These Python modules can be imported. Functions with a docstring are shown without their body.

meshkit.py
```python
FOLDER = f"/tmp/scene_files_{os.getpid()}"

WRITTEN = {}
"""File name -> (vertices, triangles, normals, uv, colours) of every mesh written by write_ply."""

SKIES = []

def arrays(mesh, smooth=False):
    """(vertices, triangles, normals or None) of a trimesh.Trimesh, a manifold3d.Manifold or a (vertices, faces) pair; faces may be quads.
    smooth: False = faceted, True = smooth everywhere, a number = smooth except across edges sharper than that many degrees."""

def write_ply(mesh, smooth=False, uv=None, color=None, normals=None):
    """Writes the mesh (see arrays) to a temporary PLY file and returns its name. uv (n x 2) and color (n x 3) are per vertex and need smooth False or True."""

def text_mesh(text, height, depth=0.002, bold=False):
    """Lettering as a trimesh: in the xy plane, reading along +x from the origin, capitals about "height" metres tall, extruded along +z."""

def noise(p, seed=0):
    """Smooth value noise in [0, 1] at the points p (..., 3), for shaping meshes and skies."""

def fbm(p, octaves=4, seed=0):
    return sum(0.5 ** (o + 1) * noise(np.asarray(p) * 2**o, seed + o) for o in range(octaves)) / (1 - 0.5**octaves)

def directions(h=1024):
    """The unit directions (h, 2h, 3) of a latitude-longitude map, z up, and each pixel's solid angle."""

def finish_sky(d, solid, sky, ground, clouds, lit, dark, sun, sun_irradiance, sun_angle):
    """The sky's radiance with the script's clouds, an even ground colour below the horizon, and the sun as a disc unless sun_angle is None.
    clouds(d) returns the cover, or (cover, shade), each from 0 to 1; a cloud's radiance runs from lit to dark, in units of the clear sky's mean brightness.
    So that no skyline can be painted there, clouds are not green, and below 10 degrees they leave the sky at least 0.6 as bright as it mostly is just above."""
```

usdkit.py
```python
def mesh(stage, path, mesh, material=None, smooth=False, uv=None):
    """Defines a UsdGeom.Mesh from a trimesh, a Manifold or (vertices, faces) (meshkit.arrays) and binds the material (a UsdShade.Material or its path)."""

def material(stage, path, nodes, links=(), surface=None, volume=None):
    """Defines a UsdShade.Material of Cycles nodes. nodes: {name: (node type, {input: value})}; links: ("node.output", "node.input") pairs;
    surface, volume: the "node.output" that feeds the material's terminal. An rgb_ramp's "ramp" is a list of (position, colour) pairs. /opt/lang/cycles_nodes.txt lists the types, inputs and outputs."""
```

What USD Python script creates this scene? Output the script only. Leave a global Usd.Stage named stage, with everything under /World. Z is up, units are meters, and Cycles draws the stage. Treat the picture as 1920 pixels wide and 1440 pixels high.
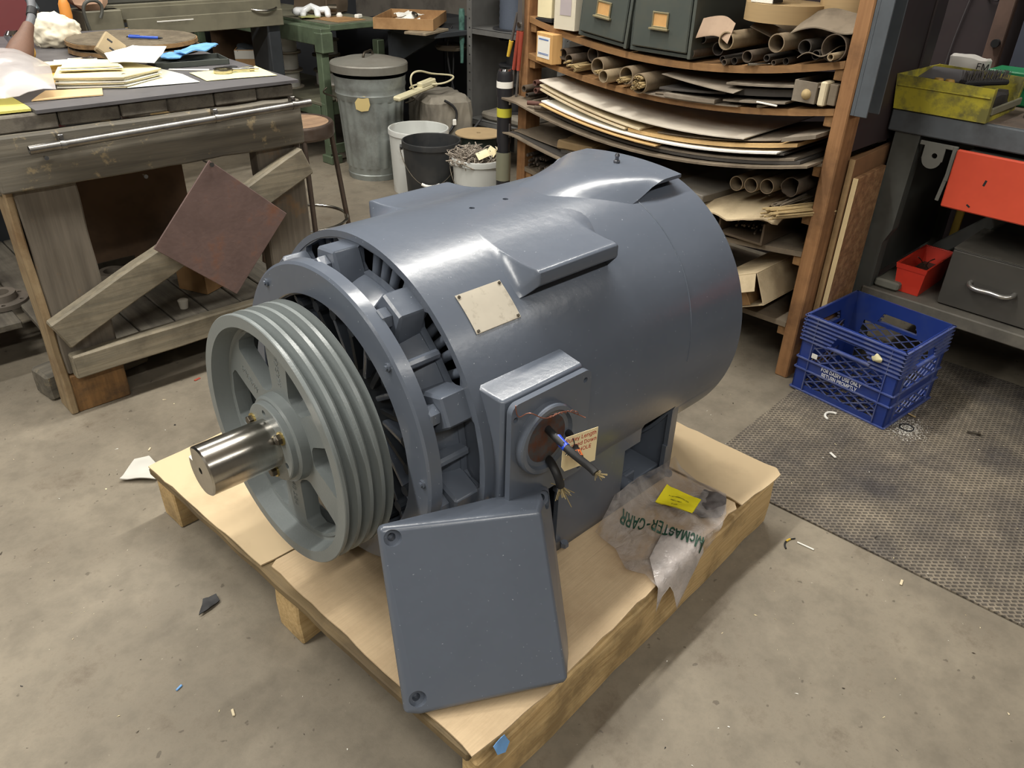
import math, random, numpy as np, trimesh, usdkit, meshkit, manifold3d as m3
from shapely.geometry import Polygon, Point, box as sbox
from shapely import affinity
from scipy.spatial import Delaunay, ConvexHull
from pxr import Usd, UsdGeom, UsdLux, UsdShade, Gf, Sdf
PI = math.pi
stage = Usd.Stage.CreateInMemory()
UsdGeom.SetStageUpAxis(stage, UsdGeom.Tokens.z); UsdGeom.SetStageMetersPerUnit(stage, 1.0)
world = UsdGeom.Xform.Define(stage, '/World'); stage.SetDefaultPrim(world.GetPrim())
random.seed(7); RNG = np.random.default_rng(11)

# ---------------------------------------------------------------- camera, lamps, exposure
CAM = np.array([-0.5726, -0.5770, 1.3976])
CF = np.array([0.63872, 0.57137, -0.51534]); CR = np.array([0.67768, -0.73492, 0.02511]); CU = np.array([0.36439, 0.36527, 0.85662])
cam = UsdGeom.Camera.Define(stage, '/World/camera')
mtx = Gf.Matrix4d(1); 
for i, v in enumerate((CR, CU, -CF)): mtx.SetRow3(i, Gf.Vec3d(*map(float, v)))
mtx.SetTranslateOnly(Gf.Vec3d(*map(float, CAM)))
cam.AddTransformOp().Set(mtx)
cam.CreateHorizontalApertureAttr(36.0); cam.CreateVerticalApertureAttr(27.0); cam.CreateFocalLengthAttr(36.0 * 1473.4 / 1920)
cam.CreateClippingRangeAttr(Gf.Vec2f(.05, 60)); cam.CreateFStopAttr(0.0)
EXPOSURE = 0.55
cam.CreateExposureAttr(EXPOSURE)
def tube_lamp(name, x, y, z, length, width, power, col=(1, .97, .9), rot=0):       # fluorescent fitting shining down
    l = UsdLux.RectLight.Define(stage, '/World/' + name)
    l.CreateWidthAttr(length); l.CreateHeightAttr(width); l.CreateIntensityAttr(power); l.CreateColorAttr(Gf.Vec3f(*col))
    l.AddTranslateOp().Set(Gf.Vec3d(x, y, z)); l.AddRotateZOp().Set(rot)
TUBES = [(1.9, 1.1, 3.1, 3.4, .13, 68, 0), (-2.0, 1.2, 3.1, 3.0, .13, 60, 0), (.3, 3.5, 3.1, 3.0, .13, 45, 0), (-1.6, -1.7, 3.1, 3.0, .13, 40, 0), (1.9, -1.9, 3.1, 2.4, .13, 22, 0)]
for i, (x, y, z, L, W, p, r) in enumerate(TUBES): tube_lamp('ceiling_lamp' + ('_%03d' % i if i else ''), x, y, z, L, W, p, rot=r)

# ---------------------------------------------------------------- helpers
def lin(c): return tuple(((v / 255) / 12.92 if v <= 10.3 else ((v / 255 + .055) / 1.055) ** 2.4) for v in c)
def sc(c, k): return tuple(min(1, v * k) for v in c)
MATS = {}
def mat(name, c, rough=.5, var=.12, scale=6, metal=0, bump=0, bscale=120, dirt=None, damt=.6, dscale=4, stretch=None, spec=.5, fleck=None, fscale=60, c2=None, rvar=0, coat=0, edge=(.45, .62)):
    if name in MATS: return MATS[name]
    c = lin(c); n = {'tc': ('texture_coordinate', {}), 'p': ('principled_bsdf', {'roughness': rough, 'metallic': metal, 'specular_ior_level': spec, 'coat_weight': coat})}
    k = []; src = 'tc.object'
    if stretch: n['mp'] = ('mapping', {'scale': stretch}); k.append(('tc.object', 'mp.vector')); src = 'mp.vector'
    n['n1'] = ('noise_texture', {'scale': scale, 'detail': 5, 'roughness': .6}); k.append((src, 'n1.vector'))
    lo, hi = (sc(c, 1 - var), sc(c, 1 + var)) if c2 is None else (c, lin(c2))
    n['r1'] = ('rgb_ramp', {'ramp': [(.3, lo), (.7, hi)]}); k.append(('n1.fac', 'r1.fac')); out = 'r1.color'
    if dirt is not None:
        n['n2'] = ('noise_texture', {'scale': dscale, 'detail': 7, 'roughness': .65}); k.append(('tc.object', 'n2.vector'))
        n['r2'] = ('rgb_ramp', {'ramp': [(edge[0], (0, 0, 0)), (edge[1], (damt,) * 3)]}); k.append(('n2.fac', 'r2.fac'))
        n['m2'] = ('mix', {'color2': lin(dirt)}); k += [('r2.color', 'm2.fac'), (out, 'm2.color1')]; out = 'm2.color'
    if fleck is not None:
        n['n4'] = ('noise_texture', {'scale': fscale, 'detail': 2}); k.append(('tc.object', 'n4.vector'))
        n['r4'] = ('rgb_ramp', {'ramp': [(.73, (0, 0, 0)), (.77, (.8,) * 3)]}); k.append(('n4.fac', 'r4.fac'))
        n['m4'] = ('mix', {'color2': lin(fleck)}); k += [('r4.color', 'm4.fac'), (out, 'm4.color1')]; out = 'm4.color'
    k.append((out, 'p.base_color'))
    if rvar:
        n['rr'] = ('map_range', {'from_min': .3, 'from_max': .7, 'to_min': rough - rvar, 'to_max': rough + rvar}); n['n5'] = ('noise_texture', {'scale': 3, 'detail': 6})
        k += [('tc.object', 'n5.vector'), ('n5.fac', 'rr.value'), ('rr.result', 'p.roughness')]
    if bump:
        n['n3'] = ('noise_texture', {'scale': bscale, 'detail': 4}); n['b'] = ('bump', {'strength': 1.0, 'distance': bump})
        k += [(src, 'n3.vector'), ('n3.fac', 'b.height'), ('b.normal', 'p.normal')]
    MATS[name] = usdkit.material(stage, '/World/Looks/' + name, n, k, surface='p.BSDF'); return MATS[name]
def wood(name, c1, c2, axis='x', rough=.7, across=45, along=2.5, dirt=None, damt=.6, dscale=5, bump=.0012, edge=(.45, .62)):
    s = {'x': (along, across, across), 'y': (across, along, across), 'z': (across, across, along)}[axis]
    return mat(name, c1, c2=c2, rough=rough, scale=1, stretch=s, bump=bump, bscale=1.5, dirt=dirt, damt=damt, dscale=dscale, edge=edge)
COUNT = {}
def path_for(name, parent):
    base = (parent.GetPath().pathString if parent else '/World') + '/' + name
    k = COUNT.get(base, 0); COUNT[base] = k + 1
    return base if k == 0 else '%s_%03d' % (base, k)
def tag(p, label=None, cat=None, group=None, kind=None):
    for k, v in (('label', label), ('category', cat), ('group', group), ('kind', kind)):
        if v: p.SetCustomDataByKey(k, v)
    return p
def thing(name, label, cat, loc=(0, 0, 0), rot=0, group=None):
    x = UsdGeom.Xform.Define(stage, path_for(name, None)); x.AddTranslateOp().Set(Gf.Vec3d(*map(float, loc)))
    if rot: x.AddRotateZOp().Set(float(rot))
    return tag(x.GetPrim(), label, cat, group)
def obj(name, mesh, m, parent=None, smooth=35, label=None, cat=None, group=None, kind=None, loc=None, rot=0):
    if isinstance(mesh, list): mesh = cat_(mesh)
    g = usdkit.mesh(stage, path_for(name, parent), mesh, m, smooth=smooth)
    if loc is not None:
        g.AddTranslateOp().Set(Gf.Vec3d(*map(float, loc)))
        if rot: g.AddRotateZOp().Set(float(rot))
    return tag(g.GetPrim(), label, cat, group, kind)
def copy(src, loc, rot=0, label=None, group=None):
    was = src.GetCustomData()
    import re
    r = thing(re.sub(r'_\d{3}$', '', src.GetName()), label or was.get('label'), was['category'], loc, rot, group or was.get('group'))
    r.GetReferences().AddInternalReference(src.GetPath()); r.SetInstanceable(True); return r
def cat_(l): return l[0] if len(l) == 1 else trimesh.util.concatenate(l)
def rotm(rx=0, ry=0, rz=0): return trimesh.transformations.euler_matrix(math.radians(rx), math.radians(ry), math.radians(rz))
def mv(m, loc=(0, 0, 0), rx=0, ry=0, rz=0):
    m = m.copy(); M = rotm(rx, ry, rz); M[:3, 3] = loc; m.apply_transform(M); return m
def hull(pts): return trimesh.convex.convex_hull(np.asarray(pts, float))
_SG = np.array([[i, j, k] for i in (-1, 1) for j in (-1, 1) for k in (-1, 1)], float)
def bx(sx, sy, sz, c=(0, 0, 0), b=.003):           # chamfered box, c is its centre
    h = np.array([sx, sy, sz]) / 2; b = min(b, h.min() * .6)
    if b <= 0: return trimesh.creation.box((sx, sy, sz), trimesh.transformations.translation_matrix(c))
    p = []
    for k in range(3):
        q = h - b; q[k] = h[k]; p.append(_SG * q)
    m = hull(np.vstack(p)); m.apply_translation(c); return m
def bb(x0, x1, y0, y1, z0, z1, b=.003): return bx(x1 - x0, y1 - y0, z1 - z0, ((x0 + x1) / 2, (y0 + y1) / 2, (z0 + z1) / 2), b)
def slab(nx, ny, fn, t):                            # sheet of thickness t: fn(u, v) gives the underside point; grid nx x ny over the unit square
    u, v = np.meshgrid(np.linspace(0, 1, nx + 1), np.linspace(0, 1, ny + 1), indexing='ij')
    P = fn(u.ravel(), v.ravel()); T = P + np.array([0, 0, t]); n = len(P); id_ = np.arange(n).reshape(nx + 1, ny + 1)
    a, b, c, d = id_[:-1, :-1].ravel(), id_[1:, :-1].ravel(), id_[1:, 1:].ravel(), id_[:-1, 1:].ravel()
    f = [np.stack([a, c, b], 1), np.stack([a, d, c], 1), np.stack([a, b, c], 1) + n, np.stack([a, c, d], 1) + n]
    for e in (id_[:, 0], id_[-1, :], id_[::-1, -1], id_[0, ::-1]):
        p, q = e[:-1], e[1:]; f += [np.stack([p, q, q + n], 1), np.stack([p, q + n, p + n], 1)]
    return trimesh.Trimesh(np.vstack([P, T]), np.vstack(f), process=False)
def sheet(poly, zf, t=.0015, step=.02):             # outline poly (x, y) filled with a fine grid, lifted to zf(x, y)
    pg = Polygon(poly); b = pg.exterior; n = max(int(b.length / step), 8)
    B = np.array([b.interpolate(i / n, normalized=True).coords[0] for i in range(n)])
    B = np.vstack([B, np.array(poly)])
    x0, y0, x1, y1 = pg.bounds; gx, gy = np.meshgrid(np.arange(x0, x1, step), np.arange(y0, y1, step))
    inner = pg.buffer(-step * .45); G = np.array([p for p in np.c_[gx.ravel(), gy.ravel()] if inner.contains(Point(p))]).reshape(-1, 2)
    P = np.vstack([B, G]); P = np.unique(np.round(P, 5), axis=0); tri = Delaunay(P).simplices
    ok = [pg.buffer(1e-4).contains(Point(P[t_].mean(0))) for t_ in tri]; tri = tri[np.array(ok)]
    a = P[tri[:, 1]] - P[tri[:, 0]]; c = P[tri[:, 2]] - P[tri[:, 0]]; fl = a[:, 0] * c[:, 1] - a[:, 1] * c[:, 0] < 0; tri[fl] = tri[fl][:, ::-1]
    tri = tri[np.abs(a[:, 0] * c[:, 1] - a[:, 1] * c[:, 0]) > 1e-9]
    z = zf(P[:, 0], P[:, 1]); V = np.c_[P, z]; N = len(V)
    e = np.vstack([tri[:, [0, 1]], tri[:, [1, 2]], tri[:, [2, 0]]]); s = {tuple(x) for x in e}; be = np.array([x for x in s if (x[1], x[0]) not in s])
    f = np.vstack([tri[:, ::-1], tri + N, np.c_[be[:, 0], be[:, 1], be[:, 1] + N], np.c_[be[:, 0], be[:, 1] + N, be[:, 0] + N]])
    return trimesh.Trimesh(np.vstack([V, V + [0, 0, t]]), f, process=False)
def lathe(prof, n=48, axis='z', closed=False):                # profile of (r, h)
    p = np.array(prof, float); k = len(p); a = np.linspace(0, 2 * PI, n, endpoint=False)
    V = np.stack([np.outer(np.cos(a), p[:, 0]), np.outer(np.sin(a), p[:, 0]), np.tile(p[:, 1], (n, 1))], 2).reshape(-1, 3)
    f = []; m = k if closed else k - 1
    for i in range(n):
        j = (i + 1) % n
        for q in range(m):
            r = (q + 1) % k; f += [(i * k + q, j * k + q, j * k + r), (i * k + q, j * k + r, i * k + r)]
    t = trimesh.Trimesh(V, np.array(f), process=False); t.merge_vertices(); t.update_faces(t.nondegenerate_faces())
    if t.is_watertight and t.volume < 0: t.invert()
    if axis == 'x': t.apply_transform(rotm(0, 90, 0))
    if axis == 'y': t.apply_transform(rotm(-90, 0, 0))
    return t
def align(m, p0, p1):
    d = np.subtract(p1, p0).astype(float); L = np.linalg.norm(d); M = trimesh.geometry.align_vectors([0, 0, 1], d / L); M[:3, 3] = p0; m.apply_transform(M); return m
def cyl(p0, p1, r0, r1=None, n=20, b=.0):
    r1 = r0 if r1 is None else r1; L = float(np.linalg.norm(np.subtract(p1, p0)))
    pr = [(0, 0), (r0, 0), (r1, L), (0, L)] if not b else [(0, 0), (r0 - b, 0), (r0, b), (r1, L - b), (r1 - b, L), (0, L)]
    return align(lathe(pr, n), p0, p1)
def pipe(p0, p1, ro, ri, n=24, jag=0, seed=0):
    L = float(np.linalg.norm(np.subtract(p1, p0))); m = lathe([(ri, 0), (ro, 0), (ro, L), (ri, L)], n, closed=True)
    if jag:
        v = m.vertices.copy(); e = v[:, 2] < L * .3; v[e, 2] += jag * meshkit.noise(v[e] * 60 + seed, seed); m.vertices = v
    return align(m, p0, p1)
def sweep(path, r, n=10, cap=True):
    P = np.array(path, float); k = len(P); T = np.gradient(P, axis=0); T /= np.linalg.norm(T, axis=1)[:, None]
    R = np.full(k, r) if np.ndim(r) == 0 else np.array(r); N = np.cross(T[0], [0, 0, 1.]); N = N if np.linalg.norm(N) > 1e-4 else np.array([1., 0, 0]); N /= np.linalg.norm(N)
    a = np.linspace(0, 2 * PI, n, endpoint=False); V = []
    for i in range(k):
        N = N - T[i] * (N @ T[i]); N /= np.linalg.norm(N); B = np.cross(T[i], N); V.append(P[i] + R[i] * (np.outer(np.cos(a), N) + np.outer(np.sin(a), B)))
    V = np.vstack(V + [P[:1], P[-1:]]); f = []
    for i in range(k - 1):
        for j in range(n):
            q = (j + 1) % n; f += [(i * n + j, i * n + q, (i + 1) * n + q), (i * n + j, (i + 1) * n + q, (i + 1) * n + j)]
    if cap:
        for j in range(n): q = (j + 1) % n; f += [(k * n, q, j), (k * n + 1, (k - 1) * n + j, (k - 1) * n + q)]
    return trimesh.Trimesh(V, np.array(f), process=False)
def spl(pts, n=24):                                  # smooth curve through points
    from scipy.interpolate import CubicSpline
    p = np.array(pts, float); t = np.r_[0, np.cumsum(np.linalg.norm(np.diff(p, axis=0), axis=1))]; return CubicSpline(t, p)(np.linspace(0, t[-1], n))
def ext(poly, h, M=None):
    poly = poly if isinstance(poly, Polygon) else Polygon(poly); m = trimesh.creation.extrude_polygon(poly, h, engine='earcut')
    if M is not None: m.apply_transform(M)
    return m
def MX(x, y, z, o=(0, 0, 0)): M = np.eye(4); M[:3, 0], M[:3, 1], M[:3, 2], M[:3, 3] = x, y, z, o; return M
def mf(t): return m3.Manifold(m3.Mesh(np.asarray(t.vertices, np.float32), np.asarray(t.faces, np.uint32)))
def mt(m): g = m.to_mesh(); return trimesh.Trimesh(g.vert_properties[:, :3], g.tri_verts, process=False)
def sph(pts, r): 
    s = trimesh.creation.icosphere(subdivisions=1, radius=r).vertices; return hull(np.vstack([s + np.array(p) for p in pts]))
def hexbolt(p, d, r=.015, h=.012):                   # hexagonal head at p, pointing along d
    return align(lathe([(0, 0), (r, 0), (r, h * .85), (r * .86, h), (0, h)], 6), p, np.add(p, d))
def wob(m, a, s, seed=0):                            # small random unevenness
    v = m.vertices; n = np.stack([meshkit.noise(v * s + 7 * k, seed + k) - .5 for k in range(3)], 1); m = m.copy(); m.vertices = v + 2 * a * n; return m
def sub(m, e): 
    v, f = trimesh.remesh.subdivide_to_size(m.vertices, m.faces, e); return trimesh.Trimesh(v, f)

# ---------------------------------------------------------------- room
def floor_mat():
    n = {'tc': ('texture_coordinate', {}), 'p': ('principled_bsdf', {'roughness': .62, 'specular_ior_level': .35})}; k = []
    def noise(nm, s, d=6, r=.6): n[nm] = ('noise_texture', {'scale': s, 'detail': d, 'roughness': r}); k.append(('tc.object', nm + '.vector'))
    noise('a', 1.3); noise('b', 9, 8, .7); noise('c', 90, 3); noise('d', 38, 2, .5); noise('e', 4.5, 9, .75)
    n['ra'] = ('rgb_ramp', {'ramp': [(.3, lin((116, 108, 95))), (.7, lin((141, 132, 116)))]}); k.append(('a.fac', 'ra.fac'))
    n['rb'] = ('rgb_ramp', {'ramp': [(.35, (.78,) * 3), (.65, (1.12,) * 3)]}); k.append(('b.fac', 'rb.fac'))
    n['m1'] = ('mix', {'mix_type': 'multiply', 'fac': 1.0}); k += [('ra.color', 'm1.color1'), ('rb.color', 'm1.color2')]
    n['re'] = ('rgb_ramp', {'ramp': [(.54, (0, 0, 0)), (.66, (.6,) * 3)]}); k.append(('e.fac', 're.fac'))
    n['m2'] = ('mix', {'color2': lin((86, 76, 64))}); k += [('re.color', 'm2.fac'), ('m1.color', 'm2.color1')]
    n['rd'] = ('rgb_ramp', {'ramp': [(.70, (0, 0, 0)), (.73, (.5,) * 3)]}); k.append(('d.fac', 'rd.fac'))
    n['m3'] = ('mix', {'color2': lin((62, 54, 47))}); k += [('rd.color', 'm3.fac'), ('m2.color', 'm3.color1')]
    n['rc'] = ('rgb_ramp', {'ramp': [(.72, (0, 0, 0)), (.75, (.6,) * 3)]}); k.append(('c.fac', 'rc.fac'))
    n['m4'] = ('mix', {'color2': lin((196, 188, 170))}); k += [('rc.color', 'm4.fac'), ('m3.color', 'm4.color1')]
    n['bp'] = ('bump', {'strength': .5, 'distance': .004}); k += [('m4.color', 'p.base_color'), ('b.fac', 'bp.height'), ('bp.normal', 'p.normal')]
    return usdkit.material(stage, '/World/Looks/concrete_floor', n, k, surface='p.BSDF')
def mat_rubber():
    n = {'tc': ('texture_coordinate', {}), 'mp': ('mapping', {'rotation': (0, 0, .82), 'location': (.3, .1, 0)}), 'p': ('principled_bsdf', {'roughness': .7, 'specular_ior_level': .3}),
         'br': ('brick_texture', {'scale': 1.0, 'color1': (0, 0, 0), 'color2': (0, 0, 0), 'mortar': (1, 1, 1), 'mortar_size': .0042, 'mortar_smooth': .6, 'brick_width': .0175, 'row_height': .0118}),
         'a': ('noise_texture', {'scale': 3.2, 'detail': 7, 'roughness': .65}), 'b': ('noise_texture', {'scale': 22, 'detail': 5}), 'c': ('noise_texture', {'scale': 110, 'detail': 2}),
         'ra': ('rgb_ramp', {'ramp': [(.34, lin((84, 80, 78))), (.62, lin((140, 130, 114)))]}), 'rb': ('rgb_ramp', {'ramp': [(.3, (.8,) * 3), (.7, (1.15,) * 3)]}),
         'm1': ('mix', {'mix_type': 'multiply', 'fac': 1.0}), 'm2': ('mix', {'color1': lin((54, 51, 50))}), 'inv': ('map_range', {'from_min': 0, 'from_max': 1, 'to_min': .3, 'to_max': 1.0}),
         'rc': ('rgb_ramp', {'ramp': [(.73, (0, 0, 0)), (.76, (.7,) * 3)]}), 'm3': ('mix', {'color2': lin((190, 184, 172))}), 'bp': ('bump', {'strength': 1.0, 'distance': .002})}
    k = [('tc.object', 'mp.vector'), ('mp.vector', 'br.vector'), ('tc.object', 'a.vector'), ('tc.object', 'b.vector'), ('tc.object', 'c.vector'), ('a.fac', 'ra.fac'), ('b.fac', 'rb.fac'), ('ra.color', 'm1.color1'), ('rb.color', 'm1.color2'),
         ('br.fac', 'inv.value'), ('inv.result', 'm2.fac'), ('m1.color', 'm2.color2'), ('c.fac', 'rc.fac'), ('rc.color', 'm3.fac'), ('m2.color', 'm3.color1'), ('m3.color', 'p.base_color'), ('br.fac', 'bp.height'), ('bp.normal', 'p.normal')]
    return usdkit.material(stage, '/World/Looks/ribbed_rubber', n, k, surface='p.BSDF')
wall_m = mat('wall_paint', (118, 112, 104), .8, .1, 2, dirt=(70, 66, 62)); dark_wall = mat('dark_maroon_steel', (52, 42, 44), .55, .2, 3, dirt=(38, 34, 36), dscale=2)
X0, X1, Y0, Y1, HC = -4.0, 3.9, -4.0, 5.3, 3.4
obj('floor', bb(X0 - .1, X1 + .1, Y0 - .1, Y1 + .1, -.12, 0, 0), floor_mat(), smooth=False, kind='structure')
obj('ceiling', bb(X0, X1, Y0, Y1, HC, HC + .1, 0), mat('ceiling_paint', (205, 200, 190), .9, .05), smooth=False, kind='structure')
obj('wall_left', bb(X0 - .1, X0, Y0, Y1, 0, HC, 0), wall_m, smooth=False, kind='structure')
obj('wall_right', bb(X1, X1 + .1, Y0, Y1, 0, HC, 0), wall_m, smooth=False, kind='structure')
obj('wall_back', bb(X0, X1, Y1, Y1 + .1, 0, HC, 0), mat('wall_dark', (50, 52, 56), .8, .15, 2), smooth=False, kind='structure')
obj('wall_front', bb(X0, X1, Y0 - .1, Y0, 0, HC, 0), wall_m, smooth=False, kind='structure')

# ---------------------------------------------------------------- pallet and its cardboard
W_PALE = ((186, 154, 104), (216, 188, 138))
pal_x = wood('pallet_wood_x', *W_PALE, 'x', across=110, along=4, dirt=(92, 74, 48), damt=.55, dscale=7); pal_y = wood('pallet_wood_y', *W_PALE, 'y', across=110, along=4, dirt=(92, 74, 48), damt=.6, dscale=9)
pal_dirty = wood('pallet_wood_dirty', (92, 78, 54), (138, 118, 84), 'y', dirt=(60, 50, 38), damt=.5)
pal_end = wood('pallet_end_grain', (150, 112, 66), (178, 140, 90), 'y', across=120, dirt=(96, 76, 46), damt=.5); PL, PW, PH = 1.125, 1.172, .161
pal = thing('pallet', 'pale softwood shipping pallet on the concrete floor under the big grey motor', 'pallet')
for y0, y1 in ((.0, .042), (.54, .63), (1.085, 1.172)): obj('stringer', wob(sub(bb(.012, PL - .012, y0, y1, .0, .138, .004), .05), .0035, 14, 3), pal_x, pal)
xs = [(0, .15), (.165, .25), (.27, .36), (.375, .47), (.49, .60), (.62, .71), (.725, .84), (.855, .95), (.965, PL)]
for i, (a, b) in enumerate(xs): obj('deck_board', wob(sub(bb(a, b, .016 + .007 * (i % 3), PW, .1385, PH, .003), .06), .003, 12, i), (pal_y, pal_dirty, pal_end)[(i * 2 + 1) % 3], pal)
for a, b in ((.3, .42), (.7, .82)): obj('bottom_board', bb(a, b, .05, 1.08, .0015, .018), pal_y, pal)
card = mat('cardboard_clean', (204, 182, 147), .75, .04, 3, dirt=(172, 150, 120), damt=.5, dscale=5, edge=(.5, .7), spec=.25)
card2 = mat('cardboard_worn', (203, 179, 145), .75, .05, 4, dirt=(168, 142, 112), damt=.5, dscale=6, edge=(.48, .7), spec=.25, bump=.0008, bscale=3, stretch=(1.5, 60, 1))
def cardz(x, y): return PH + .0012 + .0032 * meshkit.fbm(np.c_[x * 4, y * 4, 0 * x], 3, 5) + np.where(y < .012, (y - .012) * .25, 0)
def cut(poly, seed, a=.003):                    # slightly torn outline
    b = Polygon(poly).exterior; n = int(b.length / .03); P = np.array([b.interpolate(i / n, normalized=True).coords[0] for i in range(n)])
    P = P + a * (np.stack([meshkit.noise(np.c_[P * 25, 0 * P[:, :1]], seed + q) for q in (0, 1)], 1) - .5) * 2; return P
SH1 = [(.004, .655), (.55, .62), (.56, 1.165), (.30, 1.172), (.0, 1.165)]
SH2 = [(.006, .004), (.20, -.006), (.5, .002), (.86, .006), (.925, .004), (.93, .60), (.02, .648)]
SH3 = [(.935, .0), (1.128, -.012), (1.132, .55), (.94, .59)]
for P, m, l, s in ((SH1, card, 'clean tan cardboard sheet under the pulley at the left end of the pallet', 1), (SH2, card2, 'worn tan cardboard sheet along the near side of the pallet under motor and cover', 4), (SH3, card, 'short tan cardboard piece at the far right end of the pallet', 9)):
    obj('cardboard_sheet', sheet(cut(P, s), cardz, .0035, .035), m, label=l, cat='cardboard', smooth=30)

# ---------------------------------------------------------------- motor (x along its shaft, y away from us, z up; the axis is at AZ)
AZ = .351; R0 = .354; BASEZ = .5235 - AZ
grey = mat('motor_paint', (94, 101, 113), .25, .05, 5, fleck=(170, 176, 184), fscale=210, bump=.0005, bscale=40, rvar=.06, spec=.55)
sheave_m = mat('sheave_paint', (120, 126, 126), .34, .05, 8, bump=.0003, bscale=220, spec=.5)
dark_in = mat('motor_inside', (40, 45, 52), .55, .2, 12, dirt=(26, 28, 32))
steel = mat('bright_steel', (176, 172, 164), .22, .06, 40, metal=1); zinc = mat('zinc_bolt', (92, 86, 76), .4, .15, 40, metal=.8); brassm = mat('yellow_zinc', (190, 170, 110), .35, .1, 40, metal=.9)
black_m = mat('black_rubber', (34, 34, 36), .55, .15, 30); hole_m = mat('hole_dark', (14, 15, 17), .9, .1)
motor = thing('electric_motor', 'big blue-grey painted electric motor with grooved pulley and steel shaft on pallet', 'motor', (.554, .539, BASEZ), math.degrees(-.061))
def ring_pts(n=96): return [m3.CrossSection.circle(R0, n)]
def prism(cs, a, b):                            # cross-section drawn in (y, z about the axis), extruded along x from a to b
    m = m3.Manifold.extrude(cs, b - a); t = mt(m); V = t.vertices; t.vertices = np.c_[a + V[:, 2], V[:, 0], V[:, 1] + AZ]; return mf(t)
def rect(a, b, c, d): return m3.CrossSection([[(a, c), (b, c), (b, d), (a, d)]])
circ = lambda r: m3.CrossSection.circle(r, 128)
SK = .323
body = prism(circ(R0), -.298, .54) + prism(rect(-SK, SK, -AZ - .0015, -.14), -.295, .365)
body = body - prism(circ(.341), -.31, .525) - (prism(rect(-SK + .012, SK - .012, -.36, -.15), -.283, .353) - prism(circ(R0 - .004), -.4, .6))
for a, b in ((-.25, -.056), (.165, .336)):
    body = body - mf(bb(a, b, -.5, .5, AZ - .318, AZ - .18, .0)) - mf(mv(bx(.12, 1.0, .12, b=0), ((a + b) / 2 + .03, 0, AZ - .19), ry=0))
for s_, l_ in ((-.027, -.011), (.066, -.012)): body = body - mf(cyl((s_, l_, AZ + .3), (s_, l_, AZ + .4), .006))
obj('housing', mt(body), grey, motor, smooth=32)
obj('base_floor', bb(-.28, .35, -.30, .30, .004, .03), grey, motor)
for a in (-.04, .345): obj('foot_bolt', hexbolt((a, -SK - .012, .016), (0, 0, 1), .010, .012), grey, motor)
obj('drain_lug', [cyl((.195, -.335, .052), (.195, -.285, .052), .017), bb(.178, .25, -.30, -.285, .02, .06)], grey, motor); 
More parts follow.
